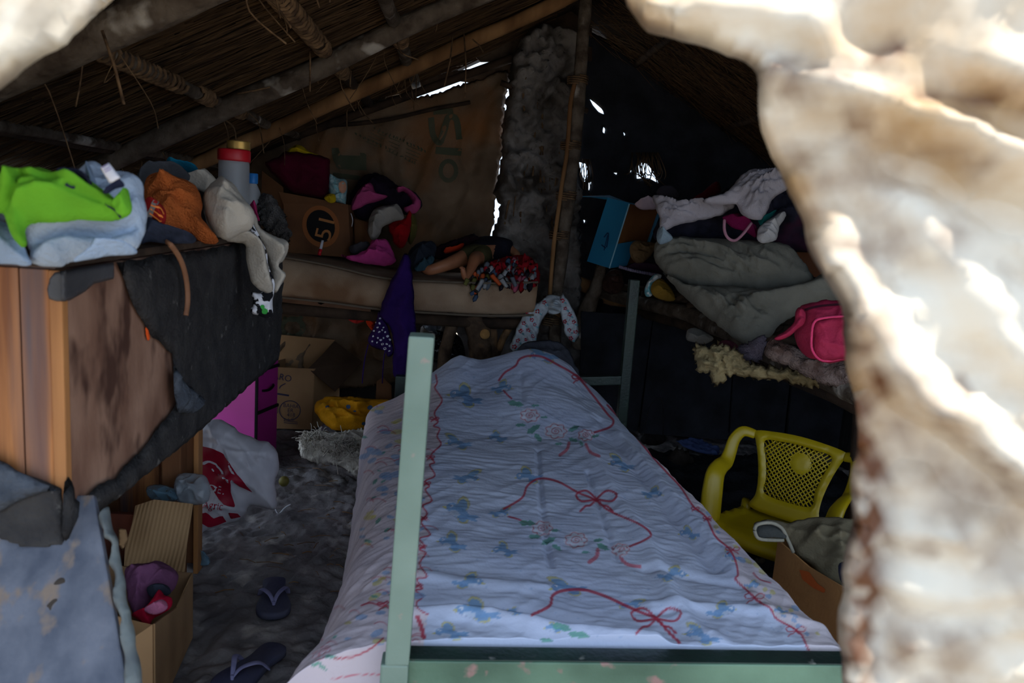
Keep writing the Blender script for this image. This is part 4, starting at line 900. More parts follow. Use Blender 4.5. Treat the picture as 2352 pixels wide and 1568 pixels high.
# print, dyed into the cloth
PXS = proj(V); NVT = len(V)
PC = np.empty((NVT, 3)); PC[:] = srgb((198, 205, 226))[:3]
order_y = PXS[:, 1]
BLUE, DBLUE, YEL, RED, PINK, GREEN, WHITE, LINE = [srgb(c)[:3] for c in ((124, 160, 200), (84, 118, 168), (200, 188, 110), (186, 62, 82), (206, 112, 128), (100, 164, 142), (226, 226, 234), (110, 122, 160))]
def near(lo, hi):
    return np.where((PXS[:, 0] > lo[0]) & (PXS[:, 0] < hi[0]) & (PXS[:, 1] > lo[1]) & (PXS[:, 1] < hi[1]))[0]
def fill(poly, c, k=.92):
    poly = np.array(poly, float); m = near(poly.min(0), poly.max(0))
    if len(m):
        s = m[inside(PXS[m, 0], PXS[m, 1], poly)]; PC[s] = PC[s] * (1 - k) + np.array(c) * k
def line(pts, c, w, k=.9, sm=5):
    P = smooth_line(pts, sm) if sm > 1 else np.array(pts, float); m = near(P.min(0) - w, P.max(0) + w)
    if len(m):
        d = seg_dist(PXS[m, 0], PXS[m, 1], P, False); a = np.clip((w / 2 + .8 - d) / 1.6, 0, 1)[:, None] * k
        PC[m] = PC[m] * (1 - a) + np.array(c) * a
RIB_L = [(1001, 861), (1004, 879), (999, 891), (1013, 912), (1014, 924), (998, 948), (1006, 968), (996, 978), (1010, 984), (1004, 1002), (1013, 1020), (995, 1038), (989, 1050), (998, 1062), (987, 1068), (999, 1092), (977, 1104), (986, 1116), (977, 1125), (992, 1149), (971, 1161), (981, 1179), (968, 1200), (988, 1227), (964, 1236), (975, 1254), (964, 1262), (978, 1270), (964, 1295), (981, 1323), (957, 1329), (970, 1351), (954, 1355), (971, 1370), (957, 1383), (962, 1398), (984, 1411)]
RIB_R = [(1395, 930), (1450, 990), (1500, 1050), (1531, 1084), (1563, 1118), (1592, 1162), (1621, 1187), (1643, 1231), (1675, 1260), (1690, 1290), (1695, 1319), (1690, 1331), (1724, 1363), (1744, 1383), (1768, 1395), (1783, 1420), (1822, 1442), (1842, 1460), (1860, 1500)]
# pinkish border outside the ribbons
bl = np.interp(PXS[:, 1], [q[1] for q in RIB_L] + [1461, 1570], [q[0] for q in RIB_L] + [972, 972]); br = np.interp(PXS[:, 1], [q[1] for q in RIB_R], [q[0] for q in RIB_R])
m = (PXS[:, 0] < bl) & (PXS[:, 1] > 880); PC[m] = srgb((214, 200, 206))[:3]
m = (PXS[:, 0] > br) & (PXS[:, 1] > 1060); PC[m] = srgb((212, 200, 206))[:3]
# faint stars
rr = np.random.RandomState(5)
for _ in range(260):
    x, y = rr.uniform(860, 1850), rr.uniform(850, 1470); fill(ell(x, y, rr.uniform(1.5, 3.5), rr.uniform(1, 2.5), 0, 8), BLUE, .35)
def bird(cx, cy, w, ang=0, flip=1, sq=.7, k=.9):
    def T(P):
        P = np.array(P, float) * [flip, 1] * w / 100; c, s = cos(radians(ang)), sin(radians(ang))
        return np.stack([cx + P[:, 0] * c - P[:, 1] * s, cy + (P[:, 0] * s + P[:, 1] * c) * sq], 1)
    wing_a = [(-10, 4), (-16, -10), (-19, -28), (-12, -44), (0, -42), (10, -33), (17, -20), (18, -6), (13, 8)]
    wing_b = [(-4, 20), (4, 34), (16, 45), (28, 46), (37, 38), (36, 28), (26, 18)]
    if int(cx + cy) % 2: wing_a = [(-10, 4), (-26, -8), (-42, -24), (-48, -40), (-38, -44), (-22, -40), (-8, -30), (3, -14), (10, 6)]
    for t_ in (wing_b, wing_a):
        fill(T(t_), YEL, k * .85); q = np.array(t_, float); ctr = q[[0, -1]].mean(0); fill(T(ctr + (q - ctr) * .80), BLUE, k); line(T(t_), LINE, 1.1, .4, 1)
    fill(T([(22, 12), (44, 4), (58, 8), (48, 16), (60, 24), (42, 26), (20, 26)]), BLUE, k)
    fill(T(ell(4, 14, 27, 17, 12)), BLUE, k); fill(T(ell(-22, 4, 16, 16)), BLUE, k); fill(T(ell(-8, 20, 15, 9, 12)), WHITE, k * .6)
    fill(T([(-36, 6), (-48, 12), (-35, 16)]), YEL, k); fill(T(ell(-26, 0, 4, 5)), WHITE, k); fill(T(ell(-27, 1, 2, 2.6)), LINE, k)
    line(T([(-36, 10), (-24, 22), (-6, 31), (14, 31), (28, 24)]), LINE, 1.2, .5, 3)
for b in ((1065, 905, 84, 12, 1), (1155, 887, 52, 0, -1), (1050, 1013, 60, 0, 1), (1140, 1002, 46, 0, 1), (1076, 1093, 60, 10, -1), (1210, 1090, 66, -5, 1), (1425, 1062, 62, 8, 1), (1058, 1168, 88, 24, 1), (1150, 1175, 46, 10, -1), (1036, 1242, 72, 14, 1), (1156, 1260, 60, 0, 1), (1502, 1130, 50, 10, -1),
          (1580, 1222, 52, 0, 1), (1548, 1316, 74, 0, -1), (1080, 1332, 78, 6, -1), (1090, 1398, 112, 8, 1), (1030, 1448, 84, 0, 1), (1660, 1398, 76, -10, -1), (1610, 1455, 90, 14, 1), (1270, 1440, 50, 0, 1), (1300, 1345, 90, -4, 1), (1180, 1402, 36, 20, 1), (1450, 1385, 60, 20, -1), (1245, 812, 70, -4, 1),
          (1680, 1275, 40, 10, 1), (1730, 1340, 40, 0, -1), (1790, 1400, 36, 0, 1)):
    bird(*b, sq=.75 if b[1] < 1300 else .6)
def bow(cx, cy, s, c=RED, w=3.5):
    for a in (-1, 1):
        line([(cx, cy), (cx + a * s * .5, cy - s * .42), (cx + a * s, cy - s * .25), (cx + a * s * .75, cy + s * .1), (cx, cy)], c, w)
        line([(cx, cy), (cx + a * s * .3, cy + s * .3), (cx + a * s * .55, cy + s * .35), (cx + a * s * .8, cy + s * .6)], c, w)
def rose(cx, cy, r):
    fill(ell(cx, cy, r, r * .72), WHITE, .7)
    for k in range(7):
        a = k * 2 * pi / 7; line([(cx + cos(a + q) * r * (.95 if abs(q) < .3 else .72), cy + sin(a + q) * r * .7 * (.95 if abs(q) < .3 else .72)) for q in (-.5, 0, .5)], PINK if k % 2 else RED, 2.2, .7)
    t = np.linspace(0, 4 * pi, 18); line(np.stack([cx + np.cos(t) * r * .5 * t / 13, cy + np.sin(t) * r * .36 * t / 13], 1), RED, 2.2, .7, 2)
def leaf(cx, cy, s, a):
    c, q = cos(radians(a)), sin(radians(a)); P = np.array([(-1, 0), (-.5, -.4), (0, -.32), (.3, -.45), (1, 0), (.4, .35), (0, .3), (-.5, .42)]) * s
    P = np.stack([cx + P[:, 0] * c - P[:, 1] * q, cy + (P[:, 0] * q + P[:, 1] * c) * .8], 1); fill(P, GREEN, .85); line([P[0], P[4]], LINE, 1.2, .4, 1)
# three ribbon wreaths with roses down the middle
line([(1146, 873), (1160, 855), (1184, 840), (1193, 825), (1214, 817), (1244, 819), (1280, 837), (1325, 864), (1360, 905), (1395, 950), (1409, 966), (1400, 981), (1364, 993)], RED, 5); line([(1157, 897), (1166, 907), (1175, 915)], RED, 4)
line([(1175, 915), (1200, 920), (1230, 932), (1262, 950), (1300, 972), (1340, 990)], LINE, 1.6, .5)
bow(1332, 868, 18)
for r_ in ((1217, 954, 24), (1277, 990, 27), (1346, 999, 20)): rose(*r_)
for l in ((1185, 927, 20, 15), (1230, 931, 10, 0), (1196, 976, 13, 0), (1226, 985, 20, -40), (1236, 1005, 15, 60), (1318, 984, 15, -30), (1318, 1010, 13, 20), (1284, 1019, 10, 0), (1368, 1001, 10, -20), (1335, 1018, 9, 70), (1250, 958, 9, 0)): leaf(*l)
line([(1307, 1017), (1302, 1032), (1286, 1045)], PINK, 7); line([(1346, 1020), (1356, 1038), (1376, 1047)], PINK, 7)
line([(1158, 1168), (1199, 1143), (1211, 1116), (1238, 1099), (1280, 1105), (1328, 1131), (1364, 1146), (1400, 1173), (1468, 1203), (1495, 1226), (1480, 1240), (1445, 1255)], RED, 5)
line([(1168, 1186), (1190, 1192), (1212, 1202)], RED, 4); bow(1370, 1146, 46, RED, 5)
for r_ in ((1245, 1213, 26), (1323, 1240, 28), (1425, 1262, 22)): rose(*r_)
for l in ((1211, 1201, 20, 5), (1228, 1232, 16, 0), (1260, 1242, 20, -30), (1279, 1257, 15, 40), (1385, 1256, 18, 30), (1375, 1240, 12, -10), (1345, 1268, 10, 0), (1275, 1218, 10, 0)): leaf(*l)
line([(1373, 1262), (1370, 1278), (1354, 1290)], PINK, 9); line([(1425, 1281), (1442, 1296), (1470, 1301)], PINK, 8)
line([(1221, 1412), (1262, 1391), (1269, 1368), (1293, 1356), (1340, 1354), (1388, 1368), (1432, 1388), (1470, 1405), (1507, 1420), (1535, 1450), (1560, 1475)], RED, 7); bow(1507, 1420, 56, RED, 5.5)
for l in ((1290, 1440, 26, 20), (1330, 1458, 26, 10), (1255, 1470, 16, 10)): leaf(*l)
line(RIB_L, RED, 3.6); line([(959, 1417), (968, 1440), (973, 1463)], RED, 10); line(RIB_R, RED, 4.5)
for b in ((998, 962, 10), (989, 1050, 9), (980, 1110, 9), (972, 1190, 9), (970, 1255, 9), (960, 1345, 10), (1733, 1372, 22), (1828, 1448, 22), (1625, 1190, 10), (1683, 1262, 16), (1597, 1168, 9)): bow(*b, RED, 2.6)
# small border motifs on the hanging sides
for _ in range(150):
    y = rr.uniform(930, 1480); x = rr.uniform(830, 962) if y < 1380 else rr.uniform(700, 960); q = rr.rand(); s = rr.uniform(6, 17)
    if q < .45: fill(ell(x, y, s, s * .45, rr.uniform(-30, 10)), BLUE, .7)
    elif q < .62: fill(ell(x, y, s, s * .4, rr.uniform(-30, 10)), YEL, .7)
    elif q < .85: line([(x, y), (x + s, y - 5), (x + 2 * s, y - 3), (x + 2.6 * s, y + 3)], RED, 2.2, .7)
    else: leaf(x, y, s * .7, rr.uniform(-60, 30))
for x, y, s in ((732, 1505, 16), (748, 1490, 13)): rose(x, y, s)
for l in ((725, 1525, 14, -20), (760, 1508, 16, 10), (742, 1532, 12, 50)): leaf(*l)
line([(770, 1512), (810, 1508), (850, 1490), (880, 1465)], RED, 4); line([(830, 1390), (850, 1384), (872, 1388), (890, 1380)], RED, 4); bow(885, 1390, 18, RED, 3)
line([(760, 1560), (800, 1552), (850, 1548), (900, 1550)], PINK, 3)
for _ in range(30):
    y = rr.uniform(1150, 1460); x = np.interp(y, [q[1] for q in RIB_R], [q[0] for q in RIB_R]) + rr.uniform(10, 60); fill(ell(x, y, rr.uniform(4, 12), rr.uniform(3, 6), 30), BLUE if rr.rand() < .6 else YEL, .7)
line([(1730, 1315), (1745, 1330), (1770, 1338)], RED, 3)
ca = sheet.data.color_attributes.new('Col', 'FLOAT_COLOR', 'POINT')
c4 = np.ones((NVT, 4)); c4[:, :3] = PC; ca.data.foreach_set('color', c4.ravel())
# ================================================================== BACK: pole platform, mattress, child, clothes
m_sack = M('woven_sack', (128, 106, 84), (92, 70, 50), scale=4, rough=.7, bump=.3, bscale=150, c3=(132, 86, 46), scale3=2.2, lo3=.5, hi3=.7)
m_sgreen = M('faded_green_print', (70, 76, 58), (86, 84, 66), bump=0, rough=.8)
ws = puff('woven_sacking', [(560, 400), (640, 330), (700, 290), (840, 232), (920, 226), (1000, 215), (1050, 196), (1100, 182), (1166, 160), (1168, 200), (1160, 230), (1158, 290), (1152, 350), (1146, 400), (1138, 460), (1132, 520), (1124, 560), (1130, 640), (1130, 720), (900, 740), (560, 720)], 4.42, n=(0, -1, 0), t=.006, r=.01, back=1, res=80, fold=(.008, 6, 70, .3), mat=m_sack,
          ridges=[([(1020, 560), (1100, 400), (1140, 240)], .03, (14, 22)), ([(700, 290), (860, 280), (1060, 235)], -.012, 6), ([(760, 330), (700, 430)], .008, 5)], rag=.01, L='stained woven feed sacking hung across the back gable', cat='sacking')
glyph = []
rg = np.random.RandomState(9)
for (x0, y0, x1, y1, h) in ((862, 296, 985, 350, 9), (818, 306, 960, 378, 10)):
    n = 15
    for i in range(n):
        t = i / n; x = x0 + (x1 - x0) * t; y = y0 + (y1 - y0) * t
        for _ in range(2): glyph.append(strip([(x + rg.uniform(-3, 3), y + rg.uniform(-h / 2, 0)), (x + rg.uniform(-3, 4), y + rg.uniform(0, h / 2))], 2.2))
for k in range(5): glyph.append(strip([(855 + k * -4, 300 + k * 6), (970 + k * -4, 348 + k * 7)], 1.2))
glyph += [[(762, 340), (778, 338), (782, 356), (828, 358), (826, 350), (842, 352), (842, 392), (775, 388), (764, 362)], [(764, 396), (830, 404), (822, 414), (768, 408)]]
glyph += [strip([(990, 270), (995, 310), (1010, 328), (1020, 300), (1030, 270), (1048, 275), (1055, 320)], 14), strip([(1000, 345), (1060, 350)], 16), strip(np.vstack([ell(1030, 392, 18, 22), ell(1030, 392, 18, 22)[:1]]), 10, 2), strip([(995, 258), (1040, 255)], 12), strip([(872, 232), (885, 244), (898, 232)], 8)]
decal('print', glyph, ws, m_sgreen, off=.004, step=9, label='faded green lettering')
ws2 = puff('woven_sacking', [(636, 690), (720, 700), (860, 716), (935, 722), (940, 840), (900, 880), (640, 880)], 4.40, n=(0, -1, 0), t=.006, back=1, res=40, fold=(.02, 6, 60, .5), mat=m_sack, rag=.01, L='lower strip of stained sacking beneath the platform, behind the cartons', cat='sacking')
decal('print', [strip(np.vstack([ell(672, 752, 24, 20), ell(672, 752, 24, 20)[:1]]), 12, 2), strip([(650, 728), (672, 736), (696, 726)], 8)], ws2, m_sgreen, off=.004)

plat = thing('pole_platform', 'rough log platform along the back wall carrying the brown mattress', 'platform')
YP = 3.78
tube('log_rail', [U(560, 700, Y=YP), U(760, 716, Y=YP), U(1000, 735, Y=YP), U(1235, 745, Y=YP)], .03, m_darkwood, plat, 10, bumpy=.25, k=4)
tube('log_rail', [(-1.3, 4.34, .74), (.34, 4.34, .71)], .03, m_darkwood, plat, 10, bumpy=.2)
for i, x in enumerate(np.linspace(-1.25, .4, 9)): tube('cross_pole', [(x, 3.72, .775 - .02 * i / 9), (x, 4.4, .775 - .02 * i / 9)], .02, m_darkwood, plat, 8, bumpy=.2, seed=i)
brd = hexa('edge_board', [U(500, 645, Y=3.72), U(852, 700, Y=3.72), U(852, 716, Y=3.72), U(500, 678, Y=3.72), U(500, 645, Y=3.745), U(852, 700, Y=3.745), U(852, 716, Y=3.745), U(500, 678, Y=3.745)], M('brown_board', (118, 84, 62), (88, 62, 46), scale=6, bump=.3, st=(1, 1, 4)), plat, .003)
m_bark2 = M('rough_bark', (104, 84, 66), (58, 44, 34), scale=14, bump=1, bscale=36, c3=(150, 112, 74), scale3=5, lo3=.56, hi3=.66)
def leg(px, r, lab=None):
    P = [U(*q, Y=3.8) for q in px]; e = P[-1].copy(); e[2] = -.02; P.append(e); return tube('leg', P, r, m_bark2, plat, 12, bumpy=.3, k=5, seed=len(px) + px[0][0], label=lab)
leg([(1052, 722), (1035, 760), (1024, 800), (1018, 850)], [.03, .03, .032, .034, .036])
lg = leg([(1085, 722), (1100, 760), (1104, 800), (1106, 850)], [.055, .06, .062, .06, .062], 'thick barked log leg with a sawn branch')
lathe('sawn_branch', [(.024, 0), (.026, .02), (.024, .05), (.0, .052)], U(1112, 766, Y=3.78), M('fresh_cut', (206, 158, 96), (170, 120, 70), scale=20, bump=.1), plat, 14, axis=(.05, -1, .1))
leg([(1130, 722), (1128, 780), (1128, 850)], [.028, .03, .03, .03])
leg([(1180, 735), (1150, 790), (1135, 850)], [.02, .018, .018, .018])
leg([(600, 700), (600, 800), (600, 900)], [.035, .036, .036, .036])

m_mat = M('brown_mattress', (172, 148, 124), (142, 116, 94), scale=5, rough=.95, bump=.25, bscale=130, c3=(122, 92, 68), scale3=3.2, lo3=.56, hi3=.7)
mt = thing('mattress', 'worn brown striped mattress on the log platform at the back', 'mattress')
top = [(450, 568), (560, 580), (650, 592), (760, 612), (880, 640), (1000, 648), (1120, 652), (1236, 650)]
bot = [(450, 668), (560, 672), (650, 684), (760, 696), (880, 712), (1000, 720), (1120, 726), (1226, 724)]
Tp = smooth_line([U(*q, Y=3.70) for q in top], 6); Bt = smooth_line([U(*q, Y=3.70) for q in bot], 6); n = len(Tp)
rings = []
for i in range(n):
    t = Tp[i]; b = Bt[i]; h = t[2] - b[2]; c = []
    for a, z in ((.03, 0), (0, .12), (-.012, .5), (0, .88), (.03, 1.0), (.35, 1.03), (.66, 1.0), (.7, .9), (.7, .1), (.66, 0)): c.append((b[0] + (t[0] - b[0]) * z, 3.70 + a + .008 * float(pn(i * .35, a * 9 + z * 3, 70)), b[2] + h * z + .006 * float(pn(i * .3, a * 4, 71))))
    rings.append(c)
V = [p for c in rings for p in c]; K = 10
F = [(i * K + k, i * K + (k + 1) % K, (i + 1) * K + (k + 1) % K, (i + 1) * K + k) for i in range(n - 1) for k in range(K)] + [tuple(range(K)), tuple((n - 1) * K + k for k in range(K))[::-1]]
mbody = mesh('mattress_body', V, F, m_mat, mt)
m_pip = M('mattress_piping', (104, 92, 80), bump=.2)
tube('piping', [p + np.array([0, .0, .004]) for p in Tp[::2]], .006, m_pip, mt, 6); tube('piping', [p + np.array([0, .0, .002]) for p in Bt[::2]], .006, m_pip, mt, 6)
pil = None

# boxes at the left of the mattress
ZM = 3.95
def carton(name, px, Y, dep, zt, mat, label, cat='box', parent=None, yaw=0, **kw):
    """px: front face corners tl,tr,br,bl; dep: depth"""
    P = [U(*q, Y=Y) for q in px]; d = np.array([sin(radians(yaw)) * dep, cos(radians(yaw)) * dep, 0])
    o = hexa(name, P + [p + d for p in P], mat, parent, .004, label=label, cat=cat, **kw); return o
m_cardd = M('brown_carton', (124, 84, 54), (98, 64, 42), scale=5, bump=.15, rough=.85)
c51 = thing('carton', 'brown carton printed with a large black 51 roundel on the mattress', 'box')
f51 = carton('carton_body', [(650, 465), (800, 470), (806, 592), (655, 580)], 3.98, .22, 0, m_cardd, None, None, c51)
slab('flap', [U(640, 440, Y=4.0), U(800, 470, Y=3.98), U(650, 468, Y=3.98)], .004, m_cardd, c51)
decal('roundel_ring', [ell(737, 520, 42, 49, -20, 40)], f51, M('carton_ring', (150, 92, 52), bump=0), f51, off=.002, step=8)
decal('roundel', [ell(737, 519, 32, 38, -20, 40)], f51, M('carton_black', (26, 24, 26), bump=0), f51, off=.004, step=8)
decal('numeral', [text_px('51', 757, 556, 38, -76, 1.15)], f51, M('carton_tan', (176, 118, 70), bump=0), f51, off=.006, step=8)
slab('inner_panel', [U(602, 392, Y=4.05), U(650, 430, Y=4.0), U(652, 500, Y=4.0), U(600, 470, Y=4.06)], .004, m_cardd, None, label='loose brown cardboard panel behind the grey fluff', cat='cardboard')
c_mar = cloth('maroon_velvet', (84, 16, 40), .8)
puff('maroon_bag', [(610, 372), (640, 360), (655, 348), (700, 352), (752, 362), (757, 380), (755, 440), (750, 455), (700, 448), (668, 440), (640, 410), (618, 392)], 4.02, n=(.1, -1, .1), t=.07, r=.06, back=1.2, res=34, fold=(.004, 10, 0, 1), mat=c_mar, L='dark maroon cloth bag standing on the 51 carton', cat='bag')
c_yel = cloth('yellow_cloth', (214, 180, 24), .85)
puff('yellow_cloth', [(652, 352), (662, 344), (680, 334), (695, 336), (712, 348), (735, 358), (700, 362), (665, 358)], 4.06, n=(0, -1, .3), t=.035, back=1, mat=c_yel, L='yellow cloth poking out above the maroon bag', cat='cloth')
puff('yellow_sock', [(745, 456), (752, 446), (768, 446), (771, 462), (758, 466)], 3.97, n=(0, -1, .3), t=.03, back=1.2, mat=c_yel, L='small yellow bundle beneath the maroon bag corner', cat='cloth')
dp = puff('diaper_pack', [(756, 400), (772, 406), (794, 412), (798, 425), (795, 468), (790, 472), (765, 462), (756, 440)], 4.05, n=(.2, -1, .1), t=.045, r=.03, back=1.2, fold=(.005, 20, 0, 1), mat=M('aqua_film', (128, 176, 184), (176, 204, 206), scale=60, rough=.4, bump=.1, lo=.45, hi=.55), L='pale aqua printed packet between maroon bag and pink jacket', cat='packet')
decal('print', [ell(786, 430, 9, 14)], dp, M('peach_print', (206, 150, 122), bump=0), off=.003, step=5)
jk = thing('pink_jacket', 'pink and black jacket heaped against the back sacking', 'jacket')
c_blk = cloth('black_purple', (40, 30, 48), .7); c_pink = cloth('dusty_pink', (186, 76, 130), .8)
puff('jacket_body', [(800, 470), (808, 440), (830, 410), (858, 400), (890, 408), (910, 425), (940, 435), (962, 452), (970, 470), (955, 488), (930, 492), (900, 480), (870, 470), (850, 500), (830, 505), (812, 490)], 4.22, n=(0, -1, .5), t=.09, back=.9, res=34, mat=c_blk, parent=jk, fold=(.012, 14, 30, .5))
puff('pink_panel', [(806, 480), (812, 455), (828, 432), (852, 420), (862, 440), (880, 448), (892, 450), (872, 462), (845, 468), (825, 478)], 4.10, n=(0, -1, .5), t=.045, res=26, mat=c_pink, parent=jk, fold=(.01, 22, 30, .4))
puff('pink_sleeve', [(910, 432), (928, 430), (948, 440), (966, 462), (964, 478), (952, 490), (935, 488), (925, 478), (942, 474), (945, 460), (928, 440), (915, 442)], 4.12, n=(0, -1, .5), t=.04, res=26, mat=c_pink, parent=jk, fold=(.008, 24, -30, .4))
puff('white_cloth', [(845, 520), (852, 492), (868, 478), (895, 472), (915, 472), (928, 500), (905, 508), (880, 520), (870, 545), (855, 550), (846, 538)], 4.0, n=(0, -1, .5), t=.06, back=1, mat=cloth('dingy_white', (158, 152, 146)), fold=(.008, 14, 0, .5), L='dingy white cloth in front of the pink and black jacket', cat='cloth')
puff('red_cloth', [(900, 540), (890, 520), (905, 508), (930, 500), (942, 478), (945, 510), (940, 540), (925, 570), (905, 560)], 4.05, n=(0, -1, .4), t=.05, back=1.2, mat=cloth('deep_red', (160, 16, 24)), L='deep red cloth right of the dingy white cloth', cat='cloth')
puff('olive_cloth', [(940, 490), (955, 500), (958, 530), (945, 560), (935, 545)], 4.12, n=(0, -1, .4), t=.05, back=1.4, mat=cloth('olive_dark', (92, 84, 40)), L='narrow olive cloth beside the deep red cloth', cat='cloth')
puff('brown_carton', [(812, 500), (850, 510), (858, 548), (870, 552), (860, 585), (815, 585)], 4.1, n=(0, -1, .1), t=.03, sm=1, fold=None, mat=m_cardd, back=3, L='brown carton side below the pink and black jacket', cat='box')
pk2 = puff('pink_clothes', [(782, 584), (800, 588), (820, 582), (845, 572), (855, 552), (885, 550), (898, 565), (905, 585), (910, 600), (890, 610), (850, 608), (815, 600), (795, 594)], 3.84, n=(0, -.8, .6), t=.04, back=.9, res=34, fold=(.01, 20, 10, .4), mat=cloth('hot_pink', (206, 70, 146), .8), L='bright pink clothes at the mattress edge', cat='clothes')
puff('grey_cloth', [(800, 570), (820, 560), (848, 556), (845, 572), (815, 584)], 3.92, n=(0, -.8, .6), t=.04, back=1, mat=cloth('grey_dark', (70, 68, 74)), L='dark grey cloth behind the bright pink clothes', cat='cloth')
mk = thing('marker_pen', 'white and red marker pen leaning against the 51 carton', 'pen')
a_, b_ = U(741, 552, Y=3.86), U(733, 586, Y=3.84); md = a_ + (b_ - a_) * .6
tube('barrel', [a_, md], .007, m_white, mk, 10); tube('cap', [md, b_], .009, m_redlid, mk, 10)
tube('white_string', [U(806, 490, Y=3.96), U(810, 505, Y=3.95), U(808, 520, Y=3.96)], .002, m_white, None, 5, k=5, label='bit of white string hanging beside the 51 carton', cat='string')
c_dj = cloth('dark_jeans', (44, 50, 62), .7)
puff('dark_jeans', [(938, 582), (950, 565), (975, 556), (1000, 560), (1000, 585), (985, 605), (985, 618), (960, 622), (945, 618), (936, 605)], 3.88, n=(0, -.8, .6), t=.05, back=.9, res=30, mat=c_dj, fold=(.01, 16, 40, .4), L='dark blue jeans bundle between the purple top and the child', cat='jeans')
puff('denim_cloth', [(952, 612), (970, 600), (992, 588), (998, 596), (988, 612), (970, 622), (955, 622)], 3.82, n=(0, -.8, .6), t=.02, back=.9, mat=cloth('teal_denim', (52, 78, 92)), L='teal denim cuff by the child leg', cat='cloth')
puff('dark_blanket', [(985, 585), (1010, 565), (1040, 555), (1070, 545), (1085, 538), (1100, 546), (1125, 558), (1140, 575), (1148, 596), (1130, 606), (1080, 590), (1020, 596)], 4.12, n=(0, -.8, .6), t=.07, back=.9, res=34, mat=cloth('black_red', (46, 26, 34), .5, scale=20), fold=(.012, 14, 10, .5), L='dark bundle of bedding behind the sleeping child', cat='bedding')
puff('orange_trim', [(1020, 574), (1045, 566), (1065, 558), (1062, 568), (1040, 576), (1022, 580)], 4.0, n=(0, -.8, .6), t=.02, back=1.5, mat=cloth('burnt_orange', (200, 60, 30)), L='burnt orange strip of cloth above the olive shorts', cat='cloth')

# ---- sleeping child, legs towards the camera
m_skin = M('skin', (176, 118, 84), (160, 102, 72), scale=12, rough=.5, bump=.04, spec=.4)
m_short = cloth('olive_shorts', (74, 70, 46))
def skin_body(name, nodes, edges, mat, parent=None, root=0, sub=2, **kw):
    me = bpy.data.meshes.new(name); me.from_pydata([tuple(p) for p, _ in nodes], edges, []); o = bpy.data.objects.new(name, me); COL.objects.link(o)
    md = o.modifiers.new('skin', 'SKIN'); md.use_smooth_shade = True
    for i, (p, r) in enumerate(nodes):
        me.skin_vertices[0].data[i].radius = (r, r) if np.ndim(r) == 0 else r; me.skin_vertices[0].data[i].use_root = (i == root)
    s = o.modifiers.new('sub', 'SUBSURF'); s.levels = s.render_levels = sub
    dg = bpy.context.evaluated_depsgraph_get(); m2 = bpy.data.meshes.new_from_object(o.evaluated_get(dg)); bpy.data.objects.remove(o); m2.name = name
    m2.materials.clear(); m2.materials.append(mat); m2.polygons.foreach_set('use_smooth', [True] * len(m2.polygons))
    n = bpy.data.objects.new(name, m2); COL.objects.link(n)
    if parent: n.parent = parent
    return tag(n, **kw)
hp = U(1096, 588, Y=3.98)
hipL, hipR = U(1076, 588, Y=3.93), U(1104, 590, Y=3.93)
k1, a1 = U(985, 622, Y=3.80), None
knee2 = U(1090, 596, Y=3.80); ank2 = U(1078, 626, Y=3.725)
chest = hp + np.array([.10, .16, .04]); neck = hp + np.array([.16, .25, .05]); head = hp + np.array([.20, .33, .06])
nodes = [(hp, .062), (hp + (chest - hp) * .5, .064), (chest, .066), (neck, .03), (head, .062), (head + np.array([.03, .05, .01]), .05),
         (hipL, .046), (U(1030, 606, Y=3.84), .034), (k1, .028), (U(965, 612, Y=3.92), .024), (U(958, 606, Y=4.0), .018),
         (hipR, .046), (knee2 + np.array([.005, .05, 0]), .038), (knee2, .033), ((knee2 + ank2) / 2, .027), (ank2, .02),
         (chest + np.array([-.08, .0, .0]), .026), (chest + np.array([-.14, .02, -.03]), .02), (chest + np.array([.08, -.02, .0]), .026), (chest + np.array([.12, -.08, -.03]), .02)]
edges = [(0, 1), (1, 2), (2, 3), (3, 4), (4, 5), (0, 6), (6, 7), (7, 8), (8, 9), (9, 10), (0, 11), (11, 12), (12, 13), (13, 14), (14, 15), (2, 16), (16, 17), (2, 18), (18, 19)]
# foot: heel, sole, toes hang over the mattress edge, sole to the camera
heel = U(1068, 640, Y=3.69); ball = U(1062, 622, Y=3.675)
nodes += [(heel, .015), (ball, (.017, .010))]; edges += [(15, 20), (20, 21)]
for j, (dx, dy, r) in enumerate(((-6, -9, .0055), (-2, -10, .0045), (1.5, -9, .004), (4.5, -8, .0038), (7, -6, .0035))):
    nodes.append((U(1062 + dx, 622 + dy, Y=3.672), r)); edges.append((21, 22 + j))
child = skin_body('person', nodes, edges, m_skin, root=0, label='small child asleep on the brown mattress, bare legs and one foot showing', cat='person')
sh = [(hp, .080), (hp + (chest - hp) * .3, .078), (hipL, .060), (hipL + (U(1030, 606, Y=3.84) - hipL) * .35, .048), (hipR, .060), (hipR + (knee2 - hipR) * .55, .049)]
skin_body('shorts', sh, [(0, 1), (0, 2), (2, 3), (0, 4), (4, 5)], m_short, child, label='olive shorts')
skin_body('shirt', [(hp - (chest - hp) * .12, .070), (hp + (chest - hp) * .3, .084), (hp + (chest - hp) * .65, .086), (chest, .084), (neck, .05), (chest + np.array([-.09, 0, 0]), .042), (chest + np.array([.09, -.03, 0]), .042)], [(0, 1), (1, 2), (2, 3), (3, 4), (3, 5), (3, 6)], cloth('dark_shirt', (38, 36, 48)), child, label='dark shirt')
skin_body('hair', [(head + np.array([.012, .02, .014]), .064), (head + np.array([.04, .06, .012]), .052)], [(0, 1)], M('black_hair', (24, 18, 16), (40, 30, 24), scale=60, bump=.5), child)

